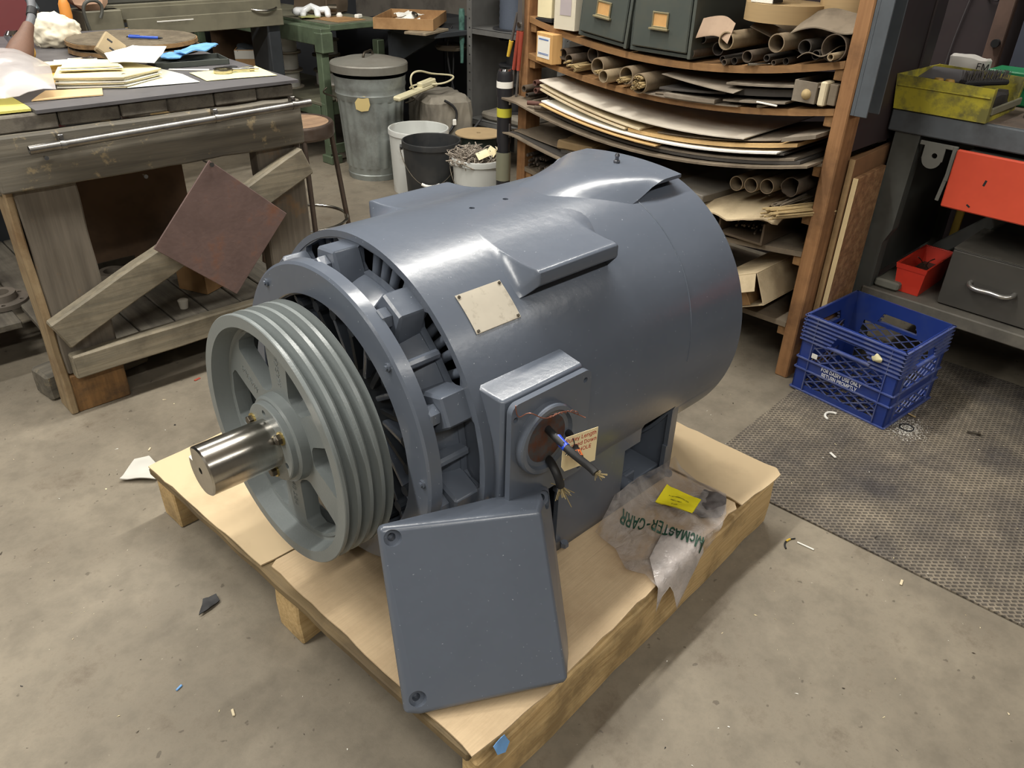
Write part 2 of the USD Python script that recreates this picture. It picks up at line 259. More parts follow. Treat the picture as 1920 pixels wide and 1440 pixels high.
def lug(sign):                                  # raised ear that runs out of the drum to an overhanging lip
    sec = [(-.055, .3495), (-.08, .3446), (-.10, .3396), (-.12, .3338), (-.14, .3280), (-.16, .3232), (-.18, .3195), (-.20, .3168), (-.22, .3150), (-.24, .3140), (-.256, .3136), (-.264, .3120), (-.2685, .3075), (-.2685, .2885), (-.266, .2830), (-.261, .2795), (-.252, .2765), (-.243, .2720), (-.236, .2655), (-.233, .2580)]
    P = []
    for (a, b), (c, d) in zip(sec[:-1], sec[1:]): P += [(a + (c - a) * t, b + (d - b) * t) for t in (0, .5)]
    P.append(sec[-1]); r = np.array([math.hypot(*q) for q in P]); th = np.array([math.atan2(q[1], -q[0]) for q in P]); h = np.maximum(r - R0, 0)
    xs_ = np.r_[np.linspace(-.128, -.094, 9), np.linspace(-.0915, -.084, 5), np.linspace(-.07, .12, 9), np.linspace(.125, .145, 8), np.linspace(.152, .25, 18)]; V = []
    for x in xs_:
        for j in range(len(P)):
            k = min(max((1.30 - th[j]) / .44, 0), 1) if j < 24 else 1; xe = .136; w = .003 + .115 * (1 - k) ** 1.4
            q = min(max((xe + w - x) / w, 0), 1); q = q * q * (3 - 2 * q); t = max(-.0885 - x, 0) / .034; e = max(1 - t, 0) ** 2.6
            rr_ = (R0 - .0015) + (r[j] - R0 + .0015 + .0008 * min(h[j] / .01, 1)) * q * e if r[j] > R0 - .0015 else R0 - .0015 + (r[j] - R0 + .0015) * q * e
            V.append((x, -sign * rr_ * math.cos(th[j]), AZ + rr_ * math.sin(th[j])))
    k = len(P); f = []; X_ = len(xs_)
    for i in range(X_ - 1):
        for j in range(k - 1): A, B, C, D = i * k + j, (i + 1) * k + j, (i + 1) * k + j + 1, i * k + j + 1; f += [(A, B, C), (A, C, D)]
    f = np.array(f); m = trimesh.Trimesh(V, f if sign < 0 else f[:, ::-1], process=False)
    return m if np.mean(m.face_normals[:, 2]) > 0 else trimesh.Trimesh(V, m.faces[:, ::-1], process=False)
for sg in (1, -1): obj('lifting_lug', lug(sg), grey, motor, smooth=40)
def hood():
    g = 40; xs_ = np.linspace(.075, .505, g); ys = np.linspace(-.147, .147, 19); V = []; n = len(ys)
    for x in xs_:
        for y in ys:
            c_ = max(0, abs(y) / .147 - .3) / .7; x0_ = .08 + .22 * c_; k = min(max((x - x0_) / (.25 - .10 * c_), 0), 1); k = k * k * (3 - 2 * k); zc = math.sqrt(R0 ** 2 - y * y); zt = max(zc + .001, .368 - .07 * y * y / .147); V.append((x, y, AZ + zc - .004 + k * (zt - zc + .004)))
    for x in xs_:
        k = min(max((x - .30) / .1, 0), 1)
        for y in ys: V.append((x, y, AZ + math.sqrt(R0 ** 2 - y * y) - .02 + k * max(0, .0 + 2.2 * (abs(y) - .085)) * .35))
    N = g * n; f = []
    for i in range(g - 1):
        for j in range(n - 1):
            a, b, c, d = i * n + j, (i + 1) * n + j, (i + 1) * n + j + 1, i * n + j + 1; f += [(a, b, c), (a, c, d), (a + N, c + N, b + N), (a + N, d + N, c + N)]
    for e in ([i * n for i in range(g)], [(g - 1) * n + j for j in range(n)], [i * n + n - 1 for i in range(g)][::-1], list(range(n))[::-1]):
        for p, q in zip(e[:-1], e[1:]): f += [(p, p + N, q + N), (p, q + N, q)]
    m = trimesh.Trimesh(V, f); m.fix_normals(); return m
obj('air_hood', hood(), grey, motor, smooth=30)
ss = np.linspace(0, 1, 30); seam = [(.318 + .035 * math.sin(PI * t), R0 * math.cos(a) * 1.001, AZ + R0 * math.sin(a) * 1.001) for t, a in zip(ss, np.radians(np.linspace(75, 178, 30)))]
obj('weld_seam', sweep(seam, .0014, 6), grey, motor)
obj('grease_fitting', [lathe([(0, 0), (.008, 0), (.008, .006), (.0045, .008), (.0045, .014), (.006, .017), (.004, .023), (0, .023)], 10).apply_translation((.43, -.012, AZ + .367))], mat('fitting_steel', (110, 112, 118), .35, .1, metal=.8), motor)
# nameplate
th0, th1 = np.radians(180 - 54.3), np.radians(180 - 41.5)
plate_m = mat('nameplate_metal', (196, 188, 172), .45, .05, 18, metal=.3, dirt=(150, 140, 124), damt=.6, dscale=40, edge=(.55, .68))
npl = obj('nameplate', slab(6, 8, lambda u, v: np.c_[-.24 + .108 * u, (R0 + .0012) * np.cos(th0 + (th1 - th0) * v), AZ + (R0 + .0012) * np.sin(th0 + (th1 - th0) * v)], .0015), plate_m, motor, label='blank silver nameplate')
for u in (.05, .95):
    for v in (.06, .94): a = th0 + (th1 - th0) * v; obj('rivet', hexbolt((-.24 + .108 * u, (R0 + .003) * math.cos(a), AZ + (R0 + .003) * math.sin(a)), (0, math.cos(a), math.sin(a)), .0032, .002), zinc, npl)
# end bracket: web ring with windows between the bosses, bell, bosses with bolts, baffle ring
NB, A0 = 10, 96.
def pol(r, deg, x): a = math.radians(deg); return np.array([x, -r * math.cos(a), AZ + r * math.sin(a)])     # angle up from our side
web = circ(.3435) - circ(.283)
wins = []
for i in range(NB):
    c = A0 + 36 * i + 18; pts = [(r, c + d) for r, d in ((.288, -11), (.286, 0), (.288, 11), (.300, 13), (.330, 13), (.3385, 11.5), (.3395, 0), (.3385, -11.5), (.330, -13), (.300, -13))]
    P = np.array([(-r * math.cos(math.radians(a)), r * math.sin(math.radians(a))) for r, a in pts]); P = P if Polygon(P).exterior.is_ccw else P[::-1]; web = web - m3.CrossSection([P.tolist()])
obj('end_web', mt(prism(web, -.296, -.282)), grey, motor)
obj('end_bell', lathe([(.284, -.290), (.280, -.31), (.272, -.335), (.266, -.365), (.258, -.385), (.250, -.385), (.255, -.36), (.268, -.30), (.275, -.286)], 80, 'x', True).apply_translation((0, 0, AZ)), grey, motor)
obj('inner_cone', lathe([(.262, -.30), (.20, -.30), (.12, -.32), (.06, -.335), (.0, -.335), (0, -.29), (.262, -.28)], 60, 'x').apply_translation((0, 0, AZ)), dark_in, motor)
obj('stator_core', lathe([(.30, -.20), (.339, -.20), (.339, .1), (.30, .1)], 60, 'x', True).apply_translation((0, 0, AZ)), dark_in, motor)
for i in range(NB):
    a = A0 + 36 * i
    M = MX((1, 0, 0), pol(1, a + 90, 0) - [0, 0, AZ], pol(1, a, 0) - [0, 0, AZ], pol(0, 0, 0))
    b_ = hull(np.vstack([bx(.062, .080, .03, (-.319, 0, .274), .006).vertices, bx(.058, .060, .014, (-.319, 0, .327), .008).vertices])); b_.apply_transform(M)
    o = obj('boss', b_, grey, motor)
    obj('bolt', hexbolt(pol(.303, a, -.3495), (-1, 0, 0), .0205, .019), grey, o)
    r_ = bx(.088, .017, .034, (-.334, 0, .290), .005); r_.apply_transform(MX((1, 0, 0), pol(1, a + 108, 0) - [0, 0, AZ], pol(1, a + 18, 0) - [0, 0, AZ], pol(0, 0, 0)))
    if i not in (0, 9): obj('rib', r_, grey, motor)
    for d in (-9, -14.5, -20, -27):
        if i in (0, 1, 2, 8, 9): obj('ventilation_bar', cyl(pol(.262, a + d, -.272), pol(.345, a + d, -.262), .0095, n=12), grey, motor)
br = obj('baffle_ring', lathe([(.253, -.392), (.255, -.394), (.311, -.394), (.316, -.390), (.317, -.366), (.313, -.366), (.312, -.385), (.253, -.385)], 128, 'x', True).apply_translation((0, 0, AZ)), grey, motor)
for a in (130, 44, 1, -42, 215): obj('screw', [cyl(pol(.297, a, -.402), pol(.297, a, -.394), .0045, n=8), cyl(pol(.297, a, -.398), pol(.297, a, -.394), .008, n=12)], grey, br)
for i in range(24):
    a = i * 15 + 4
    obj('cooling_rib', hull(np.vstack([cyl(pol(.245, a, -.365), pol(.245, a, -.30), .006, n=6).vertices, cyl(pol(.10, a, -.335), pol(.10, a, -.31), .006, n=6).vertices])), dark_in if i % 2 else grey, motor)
    obj('cast_peg', cyl(pol(.225, a + 7, -.375), pol(.225, a + 7, -.30), .011, .014, n=10), dark_in, motor)
# shaft
shaft = mf(cyl((-.664, 0, AZ), (.2, 0, AZ), .0485, n=64, b=.003)); shaft = shaft - mf(mv(bx(.25, .03, .026, b=0), (-.60, .0445, AZ + .0215), rx=0)) - mf(cyl((-.67, 0, AZ + .002), (-.645, 0, AZ + .002), .0065))
obj('shaft', mt(shaft), mat('shaft_steel', (206, 202, 194), .2, .05, 12, metal=1, stretch=(60, 3, 3), rvar=.04, dirt=(150, 140, 126), damt=.3, dscale=9), motor, smooth=40)
# grooved pulley
gx = [-.527]; prof = [(.228, -.527), (.2505, -.527), (.252, -.5255)]
pit = .0255; x = -.5195
for g in range(4):
    prof += [(.252, x), (.2335, x + .0062), (.2335, x + .0118), (.252, x + .018)]; x += pit
prof += [(.252, -.4255), (.2505, -.424), (.229, -.424), (.2245, -.434), (.222, -.455), (.212, -.460), (.212, -.488), (.222, -.492), (.2255, -.51)]
sv = obj('pulley', lathe(prof, 144, 'x', True).apply_translation((0, 0, AZ)), sheave_m, motor, smooth=30, label='four-groove grey pulley wheel')
wb = circ(.214)
for i in range(6):
    c = 60 * i + 0; w_ = []
    for r, hw in ((.102, .024), (.150, .046), (.197, .068)): w_.append((r, math.degrees(hw / r)))
    P = [(r, c - a) for r, a in w_] + [(.207, c - 14), (.209, c), (.207, c + 14)] + [(r, c + a) for r, a in w_[::-1]] + [(.094, c + 7), (.094, c - 7)]
    P = np.array([(-r * math.cos(math.radians(a)), r * math.sin(math.radians(a))) for r, a in P]); P = np.array(Polygon(P).buffer(-.010).buffer(.010).exterior.coords)[:-1]; P = P if Polygon(P).exterior.is_ccw else P[::-1]; wb = wb - m3.CrossSection([P.tolist()])
obj('spoke_web', mt(prism(wb, -.492, -.460)), sheave_m, sv, smooth=25)
obj('hub', lathe([(.0, -.515), (.084, -.515), (.088, -.511), (.090, -.49), (.093, -.488), (.096, -.44), (.05, -.42), (0, -.42)], 72, 'x').apply_translation((0, 0, AZ)), sheave_m, sv)
hubf = m3.Manifold(); hubf = mf(lathe([(0, -.527), (.0775, -.527), (.0795, -.525), (.0805, -.51), (0, -.51)], 72, 'x').apply_translation((0, 0, AZ)))
for a in (97, -23, -143): q = pol(.062, a, -.53); hubf = hubf - mf(cyl(q, q + [.016, 0, 0], .0065))
hubf = hubf - mf(cyl((-.54, 0, AZ), (-.5, 0, AZ), .0482, n=64))
obj('bushing', mt(hubf), sheave_m, sv)
for a in (157, 35, -84): q = pol(.062, a, -.527); obj('hub_bolt', [hexbolt(q - [.003, 0, 0], (-1, 0, 0), .0105, .009)], zinc, sv); obj('washer', cyl(q - [.003, 0, 0], q, .0135, n=18), brassm, sv)
def cast_text(tx, a, r, h, x=-.492):            # raised cast figures reading outwards along a spoke
    t = meshkit.text_mesh(tx, h, .0012); rad = pol(1, a, 0) - [0, 0, AZ]; tan = np.cross((-1, 0, 0), rad); V = t.vertices; t.vertices = np.array([x + .0004, 0, AZ]) + np.outer(V[:, 0] + r, rad) + np.outer(V[:, 1] - h / 2, tan) + np.outer(V[:, 2], (-1, 0, 0)); return t
for tx, a in (('MASKA', 150), ('MASKA', 90), ('4B 184', -90)): obj('cast_lettering', cast_text(tx, a, .11, .013), sheave_m, sv)
# terminal box
tb_ = hull(np.vstack([bx(.208, .02, .232, (-.172, -.362, AZ + .0445), .020).vertices, bx(.216, .02, .245, (-.172, -.27, AZ + .048), .012).vertices]))
obj('terminal_box', tb_, grey, motor, smooth=40)
obj('gasket', bx(.178, .018, .196, (-.169, -.372, AZ + .046), .004), black_m, motor)
tp = mf(ext(sbox(-.272, -.072, -.066, .157).buffer(-.018).buffer(.018), .012, MX((1, 0, 0), (0, 0, 1), (0, -1, 0), (0, -.379, AZ))))
for s_, z_ in ((-.262, .127), (-.083, .137), (-.255, -.06), (-.083, -.06)): tp = tp - mf(cyl((s_, -.42, AZ + z_), (s_, -.36, AZ + z_), .0055))
obj('terminal_plate', mt(tp), grey, motor)
CS, CZ = -.190, .061
cd = obj('lead_ring', lathe([(.048, .0), (.071, .0), (.071, .014), (.068, .017), (.060, .017), (.056, .010), (.048, .009)], 56, 'y', True).apply_transform(MX((1, 0, 0), (0, -1, 0), (0, 0, -1), (CS, -.391, AZ + CZ))), grey, motor)
obj('rusty_disc', cyl((CS, -.392, AZ + CZ), (CS, -.400, AZ + CZ), .060, n=40), mat('rust_grey', (66, 64, 66), .7, .1, 8, dirt=(84, 44, 24), damt=.9, dscale=20, edge=(.44, .56)), motor, label='rust-stained round lead opening')
def lead(pts, r): return sweep(spl([(a, b, AZ + c) for a, b, c in pts], 26), r, 12)
l1 = obj('cable_lead', lead([(-.187, -.392, .081), (-.1946, -.42, .0802), (-.1986, -.45, .0749), (-.196, -.48, .0647), (-.1896, -.495, .0556), (-.1862, -.515, .0461)], .0072), black_m, motor)
obj('blue_tape', lead([(-.1935, -.428, .0788), (-.1965, -.440, .0762), (-.1982, -.455, .0735)], .0080), mat('blue_tape', (38, 74, 205), .35, .1, 40), l1)
l2 = obj('cable_lead', lead([(-.1299, -.392, .047), (-.1541, -.43, .0549), (-.1715, -.455, .0542), (-.1776, -.472, .047)], .0072), black_m, motor)
obj('orange_tape', lead([(-.1722, -.457, .0533), (-.1748, -.4635, .0505), (-.1762, -.468, .0486)], .0079), mat('orange_tape', (222, 110, 48), .5, .1, 40), l2)
l3 = obj('cable_lead', lead([(-.1782, -.392, .006), (-.190, -.418, .010), (-.193, -.432, .0002), (-.1885, -.437, -.0197), (-.186, -.437, -.028)], .0080), black_m, motor)
def fray(p, d, n, L, seed):
    r = np.random.default_rng(seed); o = []
    for i in range(n):
        q = np.array(d) / np.linalg.norm(d) + r.normal(0, .45, 3); o.append(sweep([np.array(p), np.array(p) + q * L * .5, np.array(p) + q * L + r.normal(0, .002, 3)], .0009, 5))
    return o
frm = mat('frayed_strand', (150, 134, 96), .6, .2, 60)
for p_, d_, n_, L_, l_ in (((-.1862, -.515, .0461), (.5, -.6, -.5), 16, .011, l1), ((-.186, -.437, -.028), (0, -.2, -1), 26, .018, l3), ((-.1776, -.472, .047), (0, -.5, -.7), 12, .008, l2)): obj('frayed_end', fray(np.add(p_, (0, 0, AZ)), d_, n_, L_, n_), frm, l_, kind='stuff')
wire_m = mat('copper_wire', (150, 100, 84), .4, .15, 60, metal=.6)
wp1 = [(-.2665, -.394, .1602), (-.2571, -.402, .1395), (-.252, -.41, .1466), (-.2359, -.42, .1379), (-.2142, -.425, .1287), (-.1997, -.43, .1325), (-.172, -.43, .126), (-.1341, -.44, .1009)]
obj('copper_wire', sweep(spl([(a, b, AZ + c) for a, b, c in wp1], 60), .0010, 6), wire_m, motor)
obj('copper_wire', sweep([(a, b, AZ + c) for a, b, c in spl([(-.216, -.426, .1292), (-.200, -.432, .1342), (-.186, -.431, .129), (-.172, -.432, .1265), (-.150, -.436, .113)], 40) + .0016 * np.stack([0 * np.arange(40), np.cos(np.arange(40) * 1.1), np.sin(np.arange(40) * 1.1)], 1)], .0008, 6), wire_m, motor)
# paper tag tied to the leads
tagm = mat('manila_paper', (240, 222, 178), .7, .03, 10, spec=.2); ink = mat('red_ink', (172, 40, 36), .8, .05)
def M2W(p): a = -.061; p = np.asarray(p, float); return np.stack([.554 + p[..., 0] * math.cos(a) - p[..., 1] * math.sin(a), .539 + p[..., 0] * math.sin(a) + p[..., 1] * math.cos(a), BASEZ + p[..., 2]], -1)
tTL, tTR, tBL = (np.array(v) for v in ((-.2276, -.437, AZ + .0864), (-.1491, -.450, AZ + .0828), (-.1977, -.445, AZ + .0132)))
tl_, tr_, bl_ = M2W(tTL), M2W(tTR), M2W(tBL); ex = (tr_ - tl_); TW = np.linalg.norm(ex); ex = ex / TW; ey = tl_ - bl_; ey -= ex * (ey @ ex); THT = np.linalg.norm(ey); ey /= THT; ez = np.cross(ex, ey)
tg = thing('paper_tag', 'manila paper tag with red handwriting tied to the motor leads', 'tag', bl_)
pt = Polygon([(0, .012), (.008, 0), (TW, 0), (TW, THT), (.006, THT), (0, THT - .012)]).difference(Point(.009, THT * .5).buffer(.0025))
obj('card', ext(Polygon(pt.exterior, [i.coords for i in pt.interiors]), .0008, MX(ex, ey, ez)), tagm, tg)
def tline(tx, x, y, h, tilt=0): t = meshkit.text_mesh(tx, h, .0003); t.apply_transform(MX(ex, ey, ez, ex * x + ey * y + ez * .0008)); return t
obj('handwriting', [tline('Pulley Length', .006, THT - .013, .0080), tline('Turned Down', .008, THT - .026, .0080), tline('HAS HOLE', .012, THT - .039, .0080)], ink, tg, smooth=False)
obj('tie_wire', sweep(spl([ex * .009 + ey * THT * .5 + ez * .004, ex * .016 + ey * (THT * .5 + .02) + ez * .012, ex * .012 + ey * (THT + .002) + ez * .012], 14), .001, 6), black_m, tg)
# terminal box cover leaning on the motor
RC = np.array([[.928, .297, .227], [-.370, .813, .449], [-.051, -.501, .864]]); CP = np.array([-.027, .151, .1712]); RC = RC @ rotm(4.0, 0, 0)[:3, :3]
cw, ch = .339, .349
cov = thing('terminal_cover', 'loose blue-grey cast terminal box cover leaning against the motor on the pallet', 'cover', CP)
pts = []; 
def rr(x0, x1, z0, z1, y, r): return [(x + dx * r, y, z + dz * r) for x, dx in ((x0, 1), (x1, -1)) for z, dz in ((z0, 1), (z1, -1)) for _ in (0,)]
shell = sph([(.014, -.010, .014), (.014, -.010, ch - .014), (cw - .014, -.012, .05), (cw - .014, -.010, ch - .014), (.272, -.080, ch - .032), (.282, -.078, .010), (.03, -.016, .010), (cw - .016, -.012, .02)], .012)
cm = mf(shell)
for x_, z_ in ((.024, ch - .026), (.026, .030)): cm = cm - mf(cyl((x_, -.06, z_), (x_, -.017, z_), .015)) - mf(cyl((x_, -.06, z_), (x_, .0, z_), .0075))
cm = cm - mf(cyl((cw - .022, -.08, ch - .022), (cw - .022, -.016, ch - .022), .016)) - mf(cyl((cw - .022, -.06, ch - .022), (cw - .022, .0, ch - .022), .0075))
cm = mt(cm); cm.apply_transform(MX(RC[:, 0], RC[:, 1], RC[:, 2])); obj('cover_shell', cm, grey, cov, smooth=30)

# ---------------------------------------------------------------- old wooden workbench on the left
BG, BR = np.array([.058, 1.822, 0.]), -4.5
def BW(x, y, z): a = math.radians(BR); return (BG[0] + x * math.cos(a) - y * math.sin(a), BG[1] + x * math.sin(a) + y * math.cos(a), z)
def bench_thing(name, label, cat, x, y, z, rot=0, group=None): return thing(name, label, cat, BW(x, y, z), BR + rot, group)
OW = ((80, 76, 68), (116, 110, 98))
ow_x = wood('old_wood_x', *OW, 'x', dirt=(172, 154, 118), damt=.6, dscale=24, edge=(.60, .68)); ow_y = wood('old_wood_y', *OW, 'y', dirt=(60, 54, 48), damt=.5, dscale=6); ow_z = wood('old_wood_z', (84, 77, 68), (112, 104, 93), 'z', dirt=(140, 104, 62), damt=.45, dscale=7, edge=(.58, .68))
ow_end = mat('old_wood_end', (104, 98, 88), .8, .16, 20, dirt=(66, 60, 54), damt=.7, dscale=18, stretch=(8, 8, 40))
ow_lite = wood('old_wood_light', (120, 110, 94), (158, 142, 116), 'x', dirt=(84, 72, 56), damt=.5, dscale=8); ow_orange = wood('old_wood_bare', (104, 76, 44), (148, 110, 66), 'z', dirt=(58, 48, 38), damt=.7, dscale=9)
wb_ = thing('workbench', 'old dark timber workbench with steel tube along its front edge on the left', 'workbench', BG, BR)
BD = 1.46
xs = [-.035, .160, .325, .458, .603, .742, .87]
for i in range(6): obj('top_plank', wob(bb(xs[i] + .0015, xs[i + 1] - .0015, -.004 + .003 * (i % 2), BD, .862 + .002 * (i % 3), .904, .004), .0015, 9, i), ow_end, wb_)
topm = mat('bench_top_sheet', (92, 90, 92), .5, .1, 5, dirt=(66, 64, 66), damt=.7, dscale=5)
obj('top_sheet', sheet([(.108, -.012), (.30, -.014), (.6, -.013), (.886, -.012), (.886, BD), (.108, BD)], lambda x, y: .905 + .0015 * meshkit.noise(np.c_[x * 9, y * 4, 0 * x], 3), .009, .06), topm, wb_)
obj('apron', wob(sub(bb(-.03, .876, -.028, .016, .716, .860, .005), .06), .004, 12, 5), ow_x, wb_)
obj('apron', bb(-.03, .012, .02, BD - .02, .70, .858), ow_y, wb_); obj('apron', bb(.84, .876, .02, BD - .02, .70, .858), ow_y, wb_)
lg = [wob(sub(bb(.0, .162, .0, .06, .135, .716, .005), .07), .003, 9, 1), wob(sub(bb(.715, .876, .0, .06, .0, .716, .005), .07), .003, 9, 2)]
for m in lg: obj('leg', m, ow_z, wb_)
obj('leg_foot', wob(sub(bb(.0, .162, .002, .062, .0, .134, .005), .05), .003, 9, 8), ow_orange, wb_)
for x0, x1 in ((.0, .10), (.776, .876)): obj('leg', bb(x0, x1, BD - .1, BD, 0, .86), ow_z, wb_)
obj('side_board', wob(sub(bb(-.022, .0, .0, .10, .0, .862, .004), .08), .003, 9, 7), wood('side_board_wood', (126, 108, 82), (160, 140, 108), 'z', dirt=(96, 66, 34), damt=.6, dscale=6), wb_)
def beam(p0, p1, w, t, b=.005):                   # flat board between two points of the front, w high, t thick
    p0, p1 = np.array(p0, float), np.array(p1, float); d = p1 - p0; L = np.linalg.norm(d); d /= L; n = np.array([0, 1., 0]); u = np.cross(n, d) * -1; u = u if u[2] > 0 else -u
    m = wob(sub(bx(L, t, w, b=b), .07), .003, 10, int(L * 100)); m.apply_transform(MX(d, n, u, (p0 + p1) / 2)); return m
brace_m = wood('brace_wood', (104, 99, 86), (140, 130, 110), 'x', dirt=(76, 70, 60), damt=.5, dscale=9)
obj('brace', beam((.0, -.024, .285), (.87, -.024, .664), .096, .044), brace_m, wb_)
obj('lower_rail', beam((.012, -.022, .175), (.875, -.022, .178), .078, .04), brace_m, wb_)
for i in range(7): obj('shelf_plank', bb(.02 + .12 * i, .135 + .12 * i, .045, BD - .06, .150, .172), ow_y, wb_)
tubem = mat('brushed_tube', (146, 144, 140), .38, .08, 30, metal=1, dirt=(96, 88, 80), damt=.5, dscale=14)
tb0, tb1 = np.array([.058, -.052, .826]), np.array([.897, -.052, .849])
tu = obj('tube_rail', pipe(tb0, tb1, .0118, .009, 24), tubem, wb_, label='steel tube along the front edge')
for f in (.10, .62, .93):
    p = tb0 + (tb1 - tb0) * f; obj('pipe_clamp', [pipe(p - [.007, 0, 0], p + [.007, 0, 0], .0135, .0119, 20), bb(p[0] - .007, p[0] + .007, -.05, -.028, p[2] + .009, p[2] + .026, .001), cyl(p + [0, -.005, .018], p + [0, .01, .018], .005, n=10)], tubem, tu)
for x, z in ((.094, .800), (.338, .706)): obj('loose_screw', [cyl((x, -.05, z), (x, -.028, z), .0025, n=8), cyl((x, -.053, z), (x, -.05, z), .006, n=12)], steel, wb_)
# square rusty plate hung on a nail
pc = np.array([.53, -.075, .505]); hd = .224
rust = mat('rusty_plate', (104, 86, 82), .6, .2, 9, dirt=(122, 78, 52), damt=.6, dscale=9, bump=.0008, bscale=70, edge=(.55, .70), spec=.3)
q = bx(hd * 1.414, .006, hd * 1.414, b=.0015); q.apply_transform(rotm(0, 0, 0)); q = mv(mv(q, ry=43), (0, 0, 0), rx=0)
rp = bench_thing('rusty_plate', 'square rust-brown steel plate hung by a corner on the front of the timber workbench', 'plate', pc[0], pc[1], pc[2]); obj('sheet', q, rust, rp)
obj('nail', [cyl((-.006, -.012, .212), (-.006, .046, .212), .003, n=10), cyl((-.006, -.014, .212), (-.006, -.011, .212), .007, n=12)], steel, rp)
# things under the bench
brown = mat('brown_carton', (100, 78, 58), .8, .12, 6, dirt=(58, 46, 36), damt=.6); tanc = mat('tan_carton', (164, 128, 86), .75, .08, 6, dirt=(128, 92, 56), damt=.6, dscale=7); 
def carton(name, label, loc, rot, sx, sy, sz, m, flaps=True, t=.004, tape=None, group=None):
    c = thing(name, label, 'box', loc, rot, group); g = cat_([bb(-sx / 2, sx / 2, -sy / 2, -sy / 2 + t, 0, sz, .001), bb(-sx / 2, sx / 2, sy / 2 - t, sy / 2, 0, sz, .001), bb(-sx / 2, -sx / 2 + t, -sy / 2 + t, sy / 2 - t, 0, sz, .001), bb(sx / 2 - t, sx / 2, -sy / 2 + t, sy / 2 - t, 0, sz, .001), bb(-sx / 2 + t, sx / 2 - t, -sy / 2 + t, sy / 2 - t, 0, t, .001)])
    obj('body', g, m, c)
    if flaps: obj('flap', mv(bb(-sx / 2, sx / 2, -.0, .6 * sy / 2, 0, t, .001), (0, -sy / 2, sz), rx=20), m, c); obj('flap', mv(bb(-sx / 2, sx / 2, -.6 * sy / 2, 0, 0, t, .001), (0, sy / 2, sz), rx=-35), m, c)
    if tape: obj('packing_tape', bb(-sx / 2 - .0006, sx / 2 + .0006, -sy / 2 - .0008, -sy / 2, sz * .72, sz * .98, 0), tape, c)
    return c
carton('carton', 'large dark brown carton on the lower shelf under the timber workbench', BW(.52, .85, .174), BR, .40, .34, .36, brown)
carton('carton', 'small orange-tan carton on the bench shelf below the rusty plate', BW(.585, .30, .174), BR + 25, .14, .13, .12, tanc)
cst = mat('cast_grey', (112, 104, 94), .6, .12, 12, dirt=(80, 74, 68))
for i, (x, y, z, r, l) in enumerate(((.34, .55, .174, .085, 'grey cast flange lying on the bench shelf behind the front left leg'), (-.02, .62, .165, .085, 'grey cast flange with bolt holes lying on the low board left of the bench'))):
    f = mf(lathe([(.03, 0), (r, 0), (r, .016), (r * .62, .018), (r * .58, .04), (.03, .04)], 40, closed=True))
    for k in range(6): f = f - mf(cyl((r * .82 * math.cos(k * 1.047 + .3), r * .82 * math.sin(k * 1.047 + .3), -.01), (r * .82 * math.cos(k * 1.047 + .3), r * .82 * math.sin(k * 1.047 + .3), .03), .007, n=12))
    obj('cast_flange', mt(f), cst, label=l, cat='flange', loc=BW(x, y, z))
o = obj('angle_iron', [bb(-.3, .3, 0, .03, 0, .004), bb(-.3, .3, 0, .004, 0, .03)], zinc, label='dark angle iron lying across the shelf under the timber workbench', cat='angle iron', loc=BW(.47, .68, .174), rot=BR + 2)
obj('porcelain_piece', lathe([(0, 0), (.014, 0), (.018, .03), (.012, .034), (0, .034)], 16), mat('off_white', (206, 200, 186), .5, .05), label='small off-white piece on the bench shelf under the diagonal brace', cat='insulator', loc=BW(.44, .16, .174))
lo = bench_thing('timber_trestle', 'low dusty timber board on a block sticking out left of the bench', 'board', -.20, .55, 0)
obj('plank', wob(sub(bb(-.22, .19, .20, .30, .245, .27, .003), .08), .003, 9, 3), ow_lite, lo); obj('plank', bb(-.22, .19, -.12, .17, .138, .162), ow_y, lo); obj('block', bb(-.22, -.1, -.1, .3, 0, .137), ow_x, lo); obj('block', bb(-.2, .1, .22, .28, .163, .244), ow_x, lo)
obj('timber_beam', wob(sub(bx(.34, .105, .092, b=.008), .05), .004, 10, 4), ow_x, label='short dark timber beam end on the floor at the left bench foot', cat='beam', loc=BW(.115, .20, .0465), rot=BR + 10)
dk = mat('dark_machine', (50, 54, 58), .6, .15, 6, dirt=(36, 38, 42))
mach = bench_thing('floor_machine', 'dark grey machine base standing on the floor behind the left bench', 'machine', -.22, 1.55, 0)
obj('base', bb(-.5, .42, -.3, .3, 0, .34, .02), dk, mach); obj('wheel', lathe([(.03, -.03), (.16, -.03), (.17, 0), (.16, .03), (.03, .03)], 40, 'y', True).apply_translation((.12, -.36, .22)), black_m, mach); obj('hub', cyl((.12, -.39, .22), (.12, -.30, .22), .035, b=.004), steel, mach)
obj('top_casting', wob(sub(bb(-.42, .3, -.22, .2, .341, .6, .02), .08), .012, 6, 2), dk, mach)

# ---------------------------------------------------------------- things on the workbench
ZT = .9155
def paper(name, label, poly, z, m, cat='paper', wave=.003, t=.0006, seed=1, curl=0.0, x0=0, group=None):
    P = np.array(poly, float); c = P.mean(0)
    o = obj(name, sheet((P - c).tolist(), lambda x, y: wave * meshkit.fbm(np.c_[x * 14, y * 14, 0 * x], 3, seed) + curl * np.maximum(0, (x + .0)) ** 2 * 18, t, .018), m, label=label, cat=cat, loc=BW(c[0], c[1], z), rot=BR, group=group); return o
yel = mat('yellow_paper', (244, 232, 168), .7, .03, 5, spec=.2); wht = mat('white_paper', (236, 234, 226), .7, .02, 5, spec=.2); crm = mat('cream_paper', (236, 224, 184), .7, .04, 8, spec=.2, dirt=(196, 180, 140), damt=.5); gry_p = mat('grey_paper', (214, 214, 200), .7, .03, 5, spec=.2)
paper('yellow_sheet', 'pale yellow sheet of paper under the magnifier at the right bench corner', [(.65, .275), (.886, .276), (.862, .082), (.636, .114)], ZT, yel)
